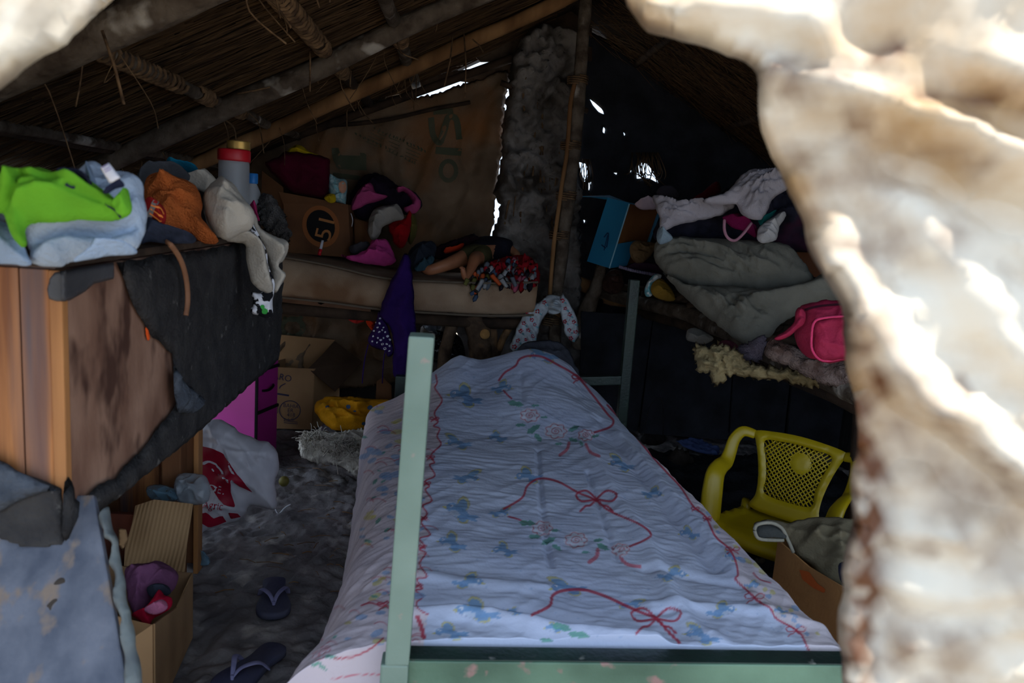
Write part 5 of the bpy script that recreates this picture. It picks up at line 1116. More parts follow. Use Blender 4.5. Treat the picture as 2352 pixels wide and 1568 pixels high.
# ---- rag rug of scraps
rug = thing('rag_rug', 'shaggy rag rug of red, grey, orange and white scraps over the mattress edge', 'rag rug')
rc = [cloth('rag_%d' % i, c, .85) for i, c in enumerate(((150, 24, 36), (170, 172, 176), (206, 92, 52), (40, 34, 44), (196, 50, 40), (112, 120, 132), (190, 96, 120), (70, 88, 116), (110, 108, 60)))]
puff('rug_base', [(1085, 640), (1105, 615), (1140, 598), (1180, 588), (1215, 590), (1238, 620), (1236, 652), (1200, 655), (1150, 650), (1110, 650)], 3.82, n=(0, -.7, .7), t=.04, back=.8, mat=rc[0], parent=rug, fold=(.012, 18, 0, 1))
rg = np.random.RandomState(21)
for i in range(90):
    x = rg.uniform(1085, 1234); lim = 600 + abs(x - 1180) * .12; y = rg.uniform(lim, 662 if x > 1100 else 690); Yr = 3.80 - (y - 600) / 70 * .13
    s = rg.uniform(10, 18); a = rg.uniform(0, 360); al = radians(rg.uniform(60, 120))
    q = ell(0, 0, s, s * rg.uniform(.35, .6), degrees := float(np.degrees(al)), 6); q = q + [x, y]
    ci = rg.choice([0, 0, 1, 1, 2, 3, 3, 5, 5, 7, 6, 0] if x > 1140 else [1, 1, 2, 3, 5, 6, 7, 8])
    puff('scrap', q, Yr, n=(rg.uniform(-.5, .5), -1, rg.uniform(0, .8)), t=.003, back=1, res=6, sm=1, fold=None, mat=rc[ci], parent=rug)
for (x0, y0, x1, y1, ci) in ((1110, 640, 1092, 672, 1), (1096, 668, 1080, 676, 7), (1150, 640, 1165, 660, 1), (1175, 635, 1185, 658, 5), (1128, 630, 1150, 655, 2), (1075, 640, 1068, 655, 8), (1100, 655, 1090, 676, 2)):
    d = np.array([x1 - x0, y1 - y0], float); nn = np.array([-d[1], d[0]]) / np.hypot(*d) * 6
    puff('scrap', [np.array([x0, y0]) - nn, np.array([x0, y0]) + nn, np.array([x1, y1]) + nn * .7, np.array([x1, y1]) - nn * .7], 3.67, n=(rg.uniform(-.4, .4), -1, .2), t=.003, back=1, res=8, sm=1, fold=None, mat=rc[ci], parent=rug)

# ---- things hanging from the platform
c_pur = cloth('deep_purple', (50, 26, 96), .85)
pt = thing('purple_top', 'deep purple garment draped over the mattress edge, its white polka-dot lining hanging', 'garment')
puff('garment', [(920, 600), (928, 582), (940, 586), (946, 620), (950, 680), (955, 740), (958, 800), (950, 862), (930, 868), (905, 864), (902, 820), (905, 780), (890, 745), (872, 720), (888, 670), (905, 630)], 3.62, n=(0, -1, .05), t=.025, back=.8, res=44, mat=c_pur, parent=pt, fold=(.008, 14, 85, .3), ridges=[([(935, 600), (935, 700), (935, 860)], .012, 7), ([(905, 640), (895, 720)], .01, 8)])
dotp = puff('lining', [(872, 712), (886, 735), (898, 770), (904, 800), (900, 815), (888, 818), (884, 806), (862, 800), (846, 786), (850, 768), (862, 740)], 3.64, n=(0, -1, .05), t=.014, res=26, mat=cloth('violet_lining', (54, 30, 92)), parent=pt, fold=(.008, 16, 85, .3))
decal('polka_dots', [ell(x, y, 2.6, 2.4, 0, 10) for x, y in ((874, 722), (873, 732), (863, 740), (872, 742), (880, 752), (868, 752), (860, 760), (871, 762), (884, 762), (877, 758), (858, 772), (868, 775), (880, 776), (890, 772), (895, 780), (856, 784), (866, 786), (878, 790), (888, 790), (894, 794), (884, 800), (874, 780), (894, 806), (884, 814))], dotp, m_white, dotp, off=.003, step=3)
for x0, x1 in ((846, 832), (888, 878)): tube('drawstring', [U(x0, 790, Y=3.63), U((x0 + x1) / 2 - 2, 830, Y=3.62), U(x1, 880, Y=3.63)], .0028, c_pur, pt, 5, k=4)
c_or = cloth('orange_red', (226, 66, 28), .8); c_or2 = cloth('coral_red', (206, 56, 50), .8)
puff('orange_rag', [(688, 684), (735, 690), (736, 704), (722, 712), (700, 716), (692, 704)], 3.84, n=(0, -1, 0), t=.02, back=1, mat=c_or, L='orange cloth hanging below the left of the mattress', cat='cloth')
puff('dark_red_rag', [(742, 694), (784, 698), (778, 708), (760, 706)], 3.84, n=(0, -1, 0), t=.015, back=1, mat=cloth('dark_red_rag', (130, 26, 24)), L='dark red cloth scrap tucked under the mattress board', cat='cloth')
puff('coral_rag', [(800, 704), (838, 710), (842, 725), (836, 738), (815, 742), (798, 730)], 3.84, n=(0, -1, 0), t=.02, back=1, mat=c_or2, fold=(.008, 24, 60, .5), L='coral red cloth hanging in the middle below the mattress', cat='cloth')
puff('orange_rag', [(838, 712), (868, 712), (872, 730), (862, 752), (856, 760), (842, 742)], 3.83, n=(0, -1, 0), t=.02, back=1, mat=c_or, L='orange cloth hanging right beside the purple garment', cat='cloth')
# glinting black plastic under the platform
puff('black_plastic', [(985, 775), (1000, 758), (1025, 768), (1045, 765), (1062, 785), (1065, 830), (1000, 835), (980, 810)], 4.2, n=(0, -1, .5), t=.08, back=.5, mat=M('black_film', (24, 26, 30), rough=.18, spec=.8, bump=.6, bscale=20), fold=(.02, 14, 20, 1), L='crumpled black plastic under the platform by the log legs', cat='plastic')
puff('foil_scrap', [(970, 748), (990, 738), (1012, 742), (1010, 756), (985, 760)], 4.25, n=(0, -1, .8), t=.02, mat=M('silver_foil', (190, 200, 210), rough=.25, metal=.7, bump=.6, bscale=20), fold=(.02, 20, 20, 1), L='shiny silvery foil scrap below the mattress', cat='foil')

# ---- centre post and floral cloth
post = thing('centre_post', 'barked roof post bound with vine in the middle of the hut', 'post')
Q = [U(1272, 800, Y=3.9), U(1276, 700, Y=3.9), U(1292, 560, Y=3.9), U(1308, 430, Y=3.9), U(1322, 300, Y=3.9), U(1334, 150, Y=3.9), U(1346, 0, Y=3.9)]
f0 = Q[0].copy(); f0[2] = -.02; Q = [f0] + Q; t_ = Q[-1] + (Q[-1] - Q[-2]) * .4; t_[2] = min(t_[2], RZ + .03); Q.append(t_)
tube('post_log', Q, [.036, .036, .034, .034, .034, .033, .032, .03, .03], m_bark, post, 12, bumpy=.3, k=5)
tube('vine', [U(1262, 690, Y=3.85), U(1272, 560, Y=3.85), U(1290, 430, Y=3.85), U(1303, 340, Y=3.85), U(1310, 240, Y=3.85), U(1320, 190, Y=3.86)], .011, m_pole, post, 7, bumpy=.3, k=5)
for y, x in ((690, 1270), (540, 1284), (335, 1310), (185, 1326), (735, 1266), (450, 1300)):
    ring_wrap(U(x, y + 10, Y=3.89), U(x + 2, y - 10, Y=3.89), .05, 4, m_twine, post, .004)
tube('post_log', [U(1330, 800, Y=4.05), U(1345, 720, Y=4.05), U(1372, 650, Y=4.05), U(1385, 600, Y=4.05)], [.05, .045, .035, .025], m_bark, post, 10, bumpy=.3, k=4, label='leaning forked grey branch')
m_flor = cloth('floral_white', (196, 204, 212), .92)
fl_ = thing('floral_cloth', 'white cloth with red flowers tied round the centre post', 'cloth')
f1 = puff('cloth_tail', [(1262, 682), (1240, 690), (1215, 705), (1198, 730), (1182, 765), (1172, 800), (1200, 806), (1228, 796), (1236, 765), (1246, 735), (1262, 712), (1275, 704)], 3.72, n=(0, -1, .1), t=.016, back=.8, res=34, mat=m_flor, parent=fl_, fold=(.01, 18, -60, .3))
f2 = puff('cloth_tail', [(1292, 672), (1284, 690), (1286, 715), (1295, 745), (1300, 770), (1316, 786), (1328, 775), (1329, 745), (1318, 715), (1308, 695)], 3.72, n=(0, -1, .1), t=.016, back=.8, res=34, mat=m_flor, parent=fl_, fold=(.01, 18, 70, .3))
puff('knot', [(1246, 690), (1262, 676), (1284, 680), (1298, 690), (1294, 712), (1276, 722), (1256, 716)], 3.74, n=(0, -1, .1), t=.03, mat=m_flor, parent=fl_, fold=(.012, 24, 20, .5))
rg = np.random.RandomState(33); fp = []; bp = []
def flower(x, y, s): return [ell(x + cos(a) * s, y + sin(a) * s, s * .55, s * .5, 0, 8) for a in np.linspace(0, 2 * pi, 5, endpoint=False)]
for x, y in ((1250, 695), (1225, 706), (1212, 722), (1235, 715), (1204, 742), (1222, 735), (1196, 760), (1214, 758), (1228, 745), (1190, 782), (1208, 780), (1224, 772), (1182, 796), (1205, 796), (1220, 790), (1292, 690), (1298, 708), (1308, 722), (1298, 738), (1318, 740), (1308, 758), (1322, 762), (1312, 776)):
    fp += flower(x, y, 3.2); bp.append(ell(x + 6, y + 6, 3.5, 2, 40, 8))
for ft in (f1, f2):
    decal('flower_print', fp, ft, M('red_flower', (178, 40, 60), bump=0), ft, off=.003, step=3, kind='stuff')
    decal('leaf_print', bp, ft, M('aqua_leaf', (120, 172, 186), bump=0), ft, off=.003, step=3, kind='stuff')
ring_wrap(U(1262, 716, Y=3.84), U(1268, 706, Y=3.84), .06, 3, m_pole, post, .005)

# ---- floor at the back left
m_mag = M('magenta_plastic', (188, 44, 146), (166, 36, 126), scale=3, rough=.5, bump=.03, spec=.4)
mag = thing('small_cabinet', 'magenta cabinet with black trim behind the white plastic sack', 'cabinet')
e0 = U(635, 1036, Z=0); zt_ = U(640, 770, Y=e0[1])[2]
mb = U(585, 1000, Y=e0[1] - .12)
xa = e0[0]; xm = U(586, 1000, Y=3.55)[0]
fy = 3.55
hexa('body', [(xa, e0[1], 0), (xm, fy, 0), (xm - .35, fy + .14, 0), (xa - .33, e0[1] + .16, 0), (xa, e0[1], zt_), (xm, fy, zt_), (xm - .35, fy + .14, zt_), (xa - .33, e0[1] + .16, zt_)], m_mag, mag, .006)
def lerp(a, b, t): return np.array(a) + (np.array(b) - np.array(a)) * t
ea, eb = np.array([xa, e0[1], 0]), np.array([xm, fy, 0]); fn = np.cross(ea - eb, (0, 0, 1.)); fn /= np.linalg.norm(fn)
m_blktrim = M('black_trim', (22, 20, 24), rough=.5, bump=.05)
beam('trim', eb + fn * .004 + [0, 0, .01], eb + fn * .004 + [0, 0, zt_], .012, .012, m_blktrim, mag, .002, up=(0, 1, 0))
for zz in (.24, .44): beam('trim', lerp(ea, eb, .02) + fn * .004 + [0, 0, zz], lerp(ea, eb, .98) + fn * .004 + [0, 0, zz - .0], .012, .014, m_blktrim, mag, .002)
for zz in (.34, .54): tube('handle', [lerp(ea, eb, .75) + fn * .004 + [0, 0, zz], lerp(ea, eb, .6) + fn * .02 + [0, 0, zz], lerp(ea, eb, .4) + fn * .02 + [0, 0, zz + .01], lerp(ea, eb, .25) + fn * .004 + [0, 0, zz + .01]], .006, m_blktrim, mag, 6, k=3)

bx = thing('open_carton', 'open cardboard carton with blue stamped lettering under the platform', 'box')
Yb = 4.13
nrb = U(717, 986, Z=0); Yb = nrb[1]; tl_ = U(628, 838, Y=Yb); tr_ = U(712, 846, Y=Yb); nlb = tl_.copy(); nlb[2] = 0; hz_ = tr_[2]
nlb[0] = nrb[0] - .30; dpt = np.array([.10, .26, 0]); nr_ = np.array([nrb[0], nrb[1], 0]); nl_ = np.array([nlb[0], Yb - .02, 0])
Ht = np.array([0, 0, hz_])
fw = slab('box_wall', [nl_, nr_, nr_ + Ht, nl_ + Ht], .004, m_card, bx)
slab('box_wall', [nr_, nr_ + dpt, nr_ + dpt + Ht, nr_ + Ht], .004, m_card, bx)
slab('box_wall', [nl_ + dpt, nr_ + dpt, nr_ + dpt + Ht, nl_ + dpt + Ht], .004, m_card_in, bx)
slab('box_wall', [nl_, nl_ + dpt, nl_ + dpt + Ht, nl_ + Ht], .004, m_card_in, bx)
slab('bottom', [nl_ + [0, 0, .004], nr_ + [0, 0, .004], nr_ + dpt + [0, 0, .004], nl_ + dpt + [0, 0, .004]], .004, m_card_in, bx)
slab('flap', [U(620, 840, Y=Yb + .24), U(712, 846, Y=Yb + .24), U(770, 780, Y=Yb + .20), U(645, 768, Y=Yb + .20)], .004, m_card, bx)
slab('flap', [U(708, 846, Y=Yb), U(770, 784, Y=Yb + .2), U(832, 830, Y=Yb + .10), U(770, 898, Y=Yb - .06)], .004, M('dark_card', (96, 76, 60), (80, 62, 48), scale=5, bump=.1), bx)
m_stamp = M('blue_stamp', (70, 66, 92), bump=0)
ink = [text_px('ARO', 626, 868, 15, 12), strip([(632, 903), (664, 908)], 4), text_px('BAHIA', 650, 934, 9, 6), text_px('ER', 660, 946, 9, 3), text_px('418', 659, 956, 9, 3), text_px('P. I. C.', 652, 967, 7, -4), strip([(642, 872 + 20), (645, 886), (656, 880)], 2)]
ink += [strip(np.vstack([ell(666, 942, 24, 22), ell(666, 942, 24, 22)[:1]]), 2, 2)] + [strip([(652, 966 + k * 4), (684, 969 + k * 4)], 1.4) for k in range(2)] + [strip(np.vstack([np.array([(622, 925), (638, 926), (638, 948), (622, 947)]), [(622, 925)]]), 1.5, 1)]
decal('stamp', ink, fw, m_stamp, fw, off=.002, step=6, label='blue stamped lettering')
ylw = puff('patterned_cloth', [(722, 930), (740, 915), (760, 910), (820, 912), (860, 916), (900, 918), (905, 935), (860, 950), (845, 980), (830, 990), (790, 990), (760, 985), (742, 970), (730, 955)], 3.72, n=(0, -.8, .6), t=.05, back=.8, res=40, fold=(.014, 13, 10, .3), ridges=[([(735, 935), (760, 965), (800, 975), (850, 965)], .02, 6), ([(745, 925), (790, 950), (850, 945)], -.02, 6), ([(740, 945), (765, 985)], -.015, 5)], mat=cloth('golden_cloth', (236, 162, 26), .8, rough=.6), L='golden yellow printed cloth heaped on the floor by the carton', cat='cloth')
for e_ in (ell(800, 934, 5, 5, 0, 10), ell(815, 944, 4, 3), ell(850, 936, 7, 6), ell(752, 934, 4, 3), ell(835, 972, 5, 4)): decal('print', [e_], ylw, M('blue_print', (70, 96, 132), bump=0), off=.003, step=4)
puff('brown_card', [(865, 875), (880, 866), (900, 885), (900, 920), (862, 922)], 3.86, n=(0, -1, .1), t=.006, sm=1, fold=None, back=1, mat=m_cardd, L='piece of brown card standing behind the golden cloth', cat='cardboard')
m_mesh = M('dirty_white_mesh', (226, 218, 204), (170, 162, 150), scale=18, rough=.7, bump=.6, bscale=60)
ms = puff('mesh_sack', [(688, 1010), (702, 994), (730, 990), (770, 992), (810, 986), (838, 985), (850, 1010), (845, 1060), (838, 1090), (815, 1094), (790, 1075), (760, 1065), (720, 1062), (690, 1045)], 3.35, n=(0, -.8, .6), t=.035, back=.7, res=70, rag=.006, fold=(.016, 15, 20, .4), ridges=[([(700, 1035), (760, 1045), (800, 1070), (830, 1090)], -.025, 6), ([(740, 1000), (780, 1020), (840, 1020)], -.025, 6), ([(700, 1010), (740, 1030), (800, 1040), (845, 1035)], .02, 6), ([(790, 1055), (810, 1080)], .02, 5)], mat=m_mesh, L='crumpled dirty white mesh sack on the floor beside the bed', cat='sack')
G = []; rg = np.random.RandomState(4); bv = bvh_of(ms)
for i in range(520):
    x, y = (rg.normal(715, 16), rg.normal(1008, 12)) if i % 2 else (rg.normal(790, 20), rg.normal(1030, 10)); d = ray(x, y); h = bv.ray_cast(Vector(CAMP), Vector(d / np.linalg.norm(d)))
    if h[0] is None: continue
    p = np.array(h[0]); q = rg.normal(0, .024, 3); G.append(tube_geo([p, p + q * .6 + [0, -.006, .008], p + q + rg.normal(0, .006, 3) + [0, -.006, 0]], .0014, 4))
V, F = join_geo(G); mesh('frayed_threads', V, F, m_mesh, ms, kind='stuff')
puff('white_scrap', [(735, 985), (750, 970), (770, 985), (765, 1000), (745, 998)], P=U(752, 995, Z=.05), n=(0, -.8, .6), t=.06, back=1.5, mat=m_white, L='white scrap between the golden cloth and the mesh sack', cat='cloth')
# straw litter on the sand
G = []
for i in range(70):
    x, y = rg.uniform(-.75, -.3), rg.uniform(2.3, 4.0); a = rg.uniform(0, pi); ln = rg.uniform(.02, .10); z = float(sand_z(np.array(x), np.array(y))) + .004
    G.append(tube_geo([(x, y, z), (x + cos(a) * ln * .5, y + sin(a) * ln * .3, z + .004), (x + cos(a) * ln, y + sin(a) * ln * .5, z)], rg.uniform(.0008, .002), 4))
V, F = join_geo(G); mesh('straw_litter', V, F, m_pole, floor, kind='stuff')
# ================================================================== RIGHT: pole bed, folded bedding, chair
pbed = thing('pole_bed', 'pole bed of grey barked logs along the right side', 'bed')
Zp = .78
def LZ(x, y, z=Zp): return U(x, y, Z=z)
lf = [U(1335, 655, Y=4.35), U(1450, 690, Y=4.1), U(1560, 715, Y=3.6), U(1680, 765, Y=3.1), U(1790, 820, Y=2.7), U(1950, 888, Y=2.3), U(2100, 960, Y=2.0)]
tube('log_rail', lf, [.035, .036, .038, .04, .042, .044, .045], m_bark, pbed, 12, bumpy=.3, k=6)
lf2 = [p + np.array([.03, .02, -.06]) for p in lf[1:]]
tube('log_rail', lf2, .028, m_darkwood, pbed, 10, bumpy=.3, k=5)
tube('log_rail', [(2.1, 2.0, .78), (2.1, 4.35, .78)], .04, m_darkwood, pbed, 10, bumpy=.2)
tube('log_rail', [U(1300, 640, Y=4.3), U(1390, 672, Y=4.28), U(1440, 690, Y=4.25), (2.1, 4.3, .76)], .04, m_pole, pbed, 10, bumpy=.25, k=5)
for i, t in enumerate(np.linspace(.12, .97, 9)):
    y = 2.05 + t * 2.2; xf = np.interp(y, [p[1] for p in lf][::-1], [p[0] for p in lf][::-1]); zf = np.interp(y, [p[1] for p in lf][::-1], [p[2] for p in lf][::-1])
    tube('cross_pole', [(xf - .02, y, zf + .05), (2.14, y, .835)], .018, m_darkwood, pbed, 8, bumpy=.2, seed=i)
for (x, y) in ((2.1, 2.2), (2.1, 4.2)): tube('leg', [(x, y, -.02), (x, y, .78)], .04, m_darkwood, pbed, 10, bumpy=.2)
p = lf[1]; tube('leg', [(p[0] + .02, p[1] + .03, -.02), (p[0] + .02, p[1] + .03, p[2])], .03, m_darkwood, pbed, 10, bumpy=.2)
p = lf[5]; tube('leg', [(p[0] + .1, p[1] - .06, -.02), (p[0] + .06, p[1], p[2])], .04, m_darkwood, pbed, 10, bumpy=.2)

m_gblank = cloth('grey_green_cover', (124, 122, 112), .85, bscale=140, c3=(96, 98, 92), scale3=3)
RN = (-.45, -.75, .55)
pad = puff('bed_pad', [tuple(proj(np.array(q))) for q in ((1.22, 2.15, .87), (1.6, 2.1, .87), (2.08, 2.15, .87), (2.08, 3.2, .87), (2.05, 4.1, .87), (1.6, 4.12, .87), (1.16, 4.1, .87), (1.18, 3.2, .87))], P=(1.7, 3.1, .86), n=(-.05, -.1, 1), t=.03, back=1, res=50, fold=(.012, 8, 30, .5), mat=cloth('brown_pad', (96, 80, 68), .7, scale=20), L='lumpy brown pad covering the right-hand pole bed', cat='pad')
fm = thing('folded_mattress', 'grey-green covered foam mattress folded double on the right-hand pole bed', 'mattress')
puff('mattress_fold', [(1500, 575), (1518, 552), (1560, 548), (1640, 552), (1720, 556), (1790, 560), (1830, 580), (1850, 610), (1870, 640), (1840, 660), (1740, 668), (1680, 662), (1600, 660), (1545, 640), (1512, 612)], 3.0, n=RN, t=.07, r=.10, back=.9, res=90, mat=m_gblank, parent=fm, fold=(.006, 16, -25, .12),
     ridges=[([(1508, 575 + 7 * j), (1560 + 6 * j, 562 + 9 * j), (1660 + 8 * j, 585 + 9 * j), (1760, 625 + 5 * j)], (.007 if j % 2 else -.007), 5) for j in range(8)] + [([(1510, 590), (1580, 570), (1700, 610), (1780, 640)], .014, (10, 14)), ([(1520, 610), (1600, 600), (1700, 645)], -.012, 9), ([(1530, 625), (1610, 622), (1690, 655)], .010, 8)])
puff('mattress_fold', [(1512, 612), (1545, 640), (1600, 660), (1680, 662), (1740, 668), (1840, 660), (1905, 622), (1960, 600), (2010, 640), (1990, 690), (1900, 705), (1830, 720), (1790, 745), (1770, 770), (1735, 786), (1700, 785), (1660, 755), (1610, 715), (1560, 670)], 2.82, n=RN, t=.08, r=.10, back=.9, res=100, mat=m_gblank, parent=fm, fold=(.007, 16, 20, .15),
     ridges=[([(1540 + 22 * j, 640 + 5 * j), (1600 + 16 * j, 672 + 6 * j), (1670 + 9 * j, 755 - 3 * j)], (.007 if j % 2 else -.007), 5) for j in range(9)] + [([(1700 + 12 * j, 690 + 6 * j), (1800, 660 + 9 * j), (1930, 615 + 14 * j)], (.007 if j % 2 else -.007), 5) for j in range(6)] + [([(1560, 655), (1640, 690), (1690, 760)], .016, (14, 20)), ([(1590, 668), (1670, 700), (1715, 770)], -.01, 10), ([(1690, 760), (1740, 700), (1850, 670), (1960, 620)], .022, (16, 14)), ([(1710, 775), (1760, 720), (1860, 690)], -.014, 9), ([(1730, 755), (1760, 735), (1745, 725)], -.02, 9), ([(1690, 745), (1720, 755)], -.014, 8)])
# blue carton with a tan end
bc = thing('blue_box', 'bright blue carton with a bare brown end on the right-hand pole bed', 'box')
m_blue = M('blue_card', (40, 128, 168), (32, 110, 150), scale=3, rough=.5, bump=.05, spec=.4)
YB_ = 3.75
T0, T1, B1, B0 = U(1395, 455, Y=YB_ + .12), U(1446, 468, Y=YB_), U(1400, 616, Y=YB_), U(1348, 600, Y=YB_ + .12)
E1, E2 = U(1512, 482, Y=YB_ + .2), U(1470, 600, Y=YB_ + .2)
bf = hexa('blue_side', [T0, T1, B1, B0, T0 + [.004, .008, 0], T1 + [.004, .008, 0], B1 + [.004, .008, 0], B0 + [.004, .008, 0]], m_blue, bc, .001)
hexa('tan_end', [T1, E1, E2, B1, T1 + [0, .01, 0], E1 + [0, .01, 0], E2 + [0, .01, 0], B1 + [0, .01, 0]], M('tan_card', (150, 98, 56), (126, 80, 46), scale=4, bump=.1), bc, .001)
dn = np.array([.10, .18, 0]); hexa('blue_side', [T0 + dn, E1 + dn * .3, E2 + dn * .3, B0 + dn, T0 + dn * 1.05, E1 + dn * .35, E2 + dn * .35, B0 + dn * 1.05], m_blue, bc, .001)
q0, q1 = T1 + (B1 - T1) * .62, B1
hexa('blue_edge', [q0 + [-.002, -.004, 0], U(1462, 552, Y=YB_ + .06), U(1440, 610, Y=YB_ + .06), q1 + [-.002, -.004, 0], q0 + [0, .002, 0], U(1462, 552, Y=YB_ + .07), U(1440, 610, Y=YB_ + .07), q1 + [0, .002, 0]], m_blue, bc, .001)
slab('flap', [T0, T1, U(1400, 450, Y=YB_ + .25), U(1338, 452, Y=YB_ + .3)], .004, m_blue, bc)
beam('pale_fold', T1 + [-.002, -.004, 0], B1 + [-.002, -.004, 0], .006, .006, M('pale_blue_edge', (140, 190, 210), bump=0), bc, .001, up=(0, 1, 0))
decal('print', [strip([(1388, 545), (1398, 535), (1394, 568)], 3), strip([(1382, 562), (1392, 570)], 3), strip([(1396, 540), (1388, 575)], 2)], bf, M('blue_ink', (24, 60, 96), bump=0), bc, off=.002, step=5)
puff('paper_bag', [(1446, 570), (1462, 552), (1490, 556), (1508, 560), (1500, 580), (1478, 602), (1455, 598)], 3.62, n=(-.1, -1, .3), t=.045, back=2.5, mat=M('kraft_paper', (118, 94, 66), (96, 76, 52), bump=.3), L='crumpled brown paper bag beside the blue carton', cat='paper bag')
c_gw = cloth('grey_white_shirt', (178, 172, 180), .88)
sht = thing('striped_shirt', 'greyish white shirt tossed over the pile above the folded mattress', 'shirt')
puff('shirt_tail', [(1498, 452), (1520, 448), (1560, 460), (1600, 462), (1650, 455), (1680, 452), (1690, 470), (1660, 492), (1610, 505), (1560, 516), (1530, 530), (1516, 528), (1512, 490)], 3.1, n=(-.2, -.8, .5), t=.03, res=44, fold=(.01, 20, -8, .2), mat=c_gw, parent=sht, ridges=[([(1510, 470), (1600, 480), (1680, 465)], .012, 8)])
puff('shirt_body', [(1612, 458), (1655, 448), (1680, 430), (1700, 405), (1725, 392), (1780, 388), (1800, 400), (1812, 430), (1790, 445), (1768, 470), (1755, 500), (1730, 504), (1700, 490), (1690, 470), (1660, 470), (1630, 470)], 2.95, n=(-.2, -.8, .5), t=.05, res=44, fold=(.012, 18, 40, .25), mat=c_gw, parent=sht, ridges=[([(1690, 480), (1720, 430), (1790, 410)], .014, 10), ([(1690, 488), (1740, 500)], .012, 8)])
puff('pile_of_clothes', [(1500, 545), (1520, 500), (1560, 470), (1640, 450), (1700, 410), (1760, 400), (1850, 430), (1900, 500), (1920, 560), (1860, 575), (1700, 560), (1560, 556)], 3.25, n=(-.2, -.8, .5), t=.10, back=1.5, res=44, fold=(.03, 9, 20, .6), mat=cloth('dark_mixed_clothes', (44, 44, 58), .6, scale=14, c3=(70, 34, 52), scale3=5), L='dark heap of clothes behind the folded mattress', cat='clothes')
puff('white_blue_cloth', [(1508, 545), (1515, 520), (1530, 530), (1545, 545), (1538, 555), (1515, 560)], 3.08, n=(-.2, -.8, .5), t=.03, mat=cloth('pale_blue_rag', (150, 170, 184)), back=1.2, L='pale blue cloth end under the greyish white shirt', cat='cloth')
puff('wine_cloth', [(1660, 500), (1690, 490), (1720, 505), (1740, 525), (1735, 545), (1710, 530), (1680, 520)], 3.02, n=(-.2, -.8, .5), t=.03, back=1.2, mat=cloth('wine', (130, 26, 80)), L='wine red cloth below the greyish white shirt', cat='cloth')
puff('teal_cloth', [(1740, 500), (1760, 490), (1785, 482), (1770, 500), (1750, 520)], 2.98, n=(-.2, -.8, .5), t=.025, back=1.2, mat=cloth('teal_green', (20, 104, 100)), L='teal cloth edge right of the wine red cloth', cat='cloth')
puff('white_trimmed_cloth', [(1738, 540), (1745, 520), (1770, 502), (1798, 486), (1806, 496), (1790, 520), (1782, 550), (1760, 558), (1742, 554)], 2.92, n=(-.2, -.8, .5), t=.03, back=1.2, mat=cloth('white_rag', (196, 194, 196)), L='white cloth hanging beside the teal cloth', cat='cloth')
tube('bag_strap', [U(1664, 505, Y=2.96), U(1664, 528, Y=2.94), U(1672, 546, Y=2.92), U(1688, 552, Y=2.92), U(1706, 538, Y=2.93), U(1726, 512, Y=2.95)], .006, cloth('pale_pink_strap', (196, 140, 160)), None, 6, k=5, label='pale pink looped strap hanging from the clothes heap', cat='strap')
carton('brown_carton', [(1640, 520), (1960, 500), (1960, 650), (1640, 600)], 3.3, .2, 0, M('red_brown_card', (120, 74, 46), (100, 60, 38), scale=4, bump=.1), 'large brown carton behind the folded mattress')  # carton in its own reddish brown
puff('pink_white_cloth', [(1458, 468), (1480, 456), (1505, 460), (1512, 475), (1495, 480), (1470, 478)], 3.6, n=(-.2, -.8, .5), t=.04, back=1.2, mat=cloth('pink_white', (190, 168, 176)), L='pinkish white cloth on top of the blue carton end', cat='cloth')
puff('dark_hat', [(1508, 445), (1515, 432), (1540, 430), (1556, 440), (1560, 452), (1530, 452)], 3.5, n=(-.2, -.8, .5), t=.05, back=1.5, mat=cloth('charcoal_knit', (52, 48, 54)), L='charcoal knitted thing behind the greyish white shirt', cat='cloth')
puff('dark_red_cloth', [(1590, 460), (1610, 445), (1640, 420), (1655, 430), (1650, 450), (1620, 462)], 3.5, n=(-.2, -.8, .5), t=.05, back=1.5, mat=cloth('oxblood', (90, 16, 28)), L='oxblood cloth in the shadow behind the shirt', cat='cloth')
# small things along the front log
c_sl = M('lilac_stripe_strap', (150, 144, 176), (90, 84, 110), scale=4, bump=.5, wave=(30, 0, 'X'))
tube('striped_strap', [U(1422, 612, Y=3.72), U(1450, 620, Y=3.7), U(1490, 628, Y=3.66), U(1514, 632, Y=3.64)], .016, c_sl, None, 8, flat=.5, k=4, label='lilac striped cloth strip beneath the blue carton', cat='cloth')
puff('aqua_white_cloth', [(1480, 668), (1486, 648), (1505, 630), (1520, 632), (1514, 645), (1500, 655), (1498, 678), (1485, 680)], 3.3, n=(-.3, -.9, .3), t=.02, mat=M('aqua_white', (126, 190, 200), (220, 226, 226), scale=26, bump=.1, lo=.48, hi=.52), back=1.2, L='aqua and white cloth at the foot of the folded mattress', cat='cloth')
puff('ochre_cushion', [(1494, 665), (1505, 645), (1520, 640), (1540, 660), (1552, 688), (1530, 690), (1505, 682)], 3.24, n=(-.3, -.9, .4), t=.05, back=.9, mat=cloth('ochre', (144, 112, 44)), L='ochre yellow cushion tucked under the folded mattress', cat='cushion')
puff('brown_bag', [(1382, 650), (1392, 628), (1412, 618), (1430, 628), (1432, 660), (1412, 676), (1388, 670)], 4.02, n=(-.2, -1, .2), t=.06, back=.8, mat=M('brown_leather', (70, 46, 38), (52, 34, 30), rough=.6), L='dark brown leather bag under the blue carton', cat='bag')
puff('dark_striped_cloth', [(1440, 612), (1470, 600), (1510, 606), (1520, 622), (1490, 622), (1455, 620)], 3.72, n=(-.2, -.9, .4), t=.04, back=2.5, mat=cloth('plum_dark', (60, 40, 58)), L='dark plum cloth squeezed below the paper bag', cat='cloth')
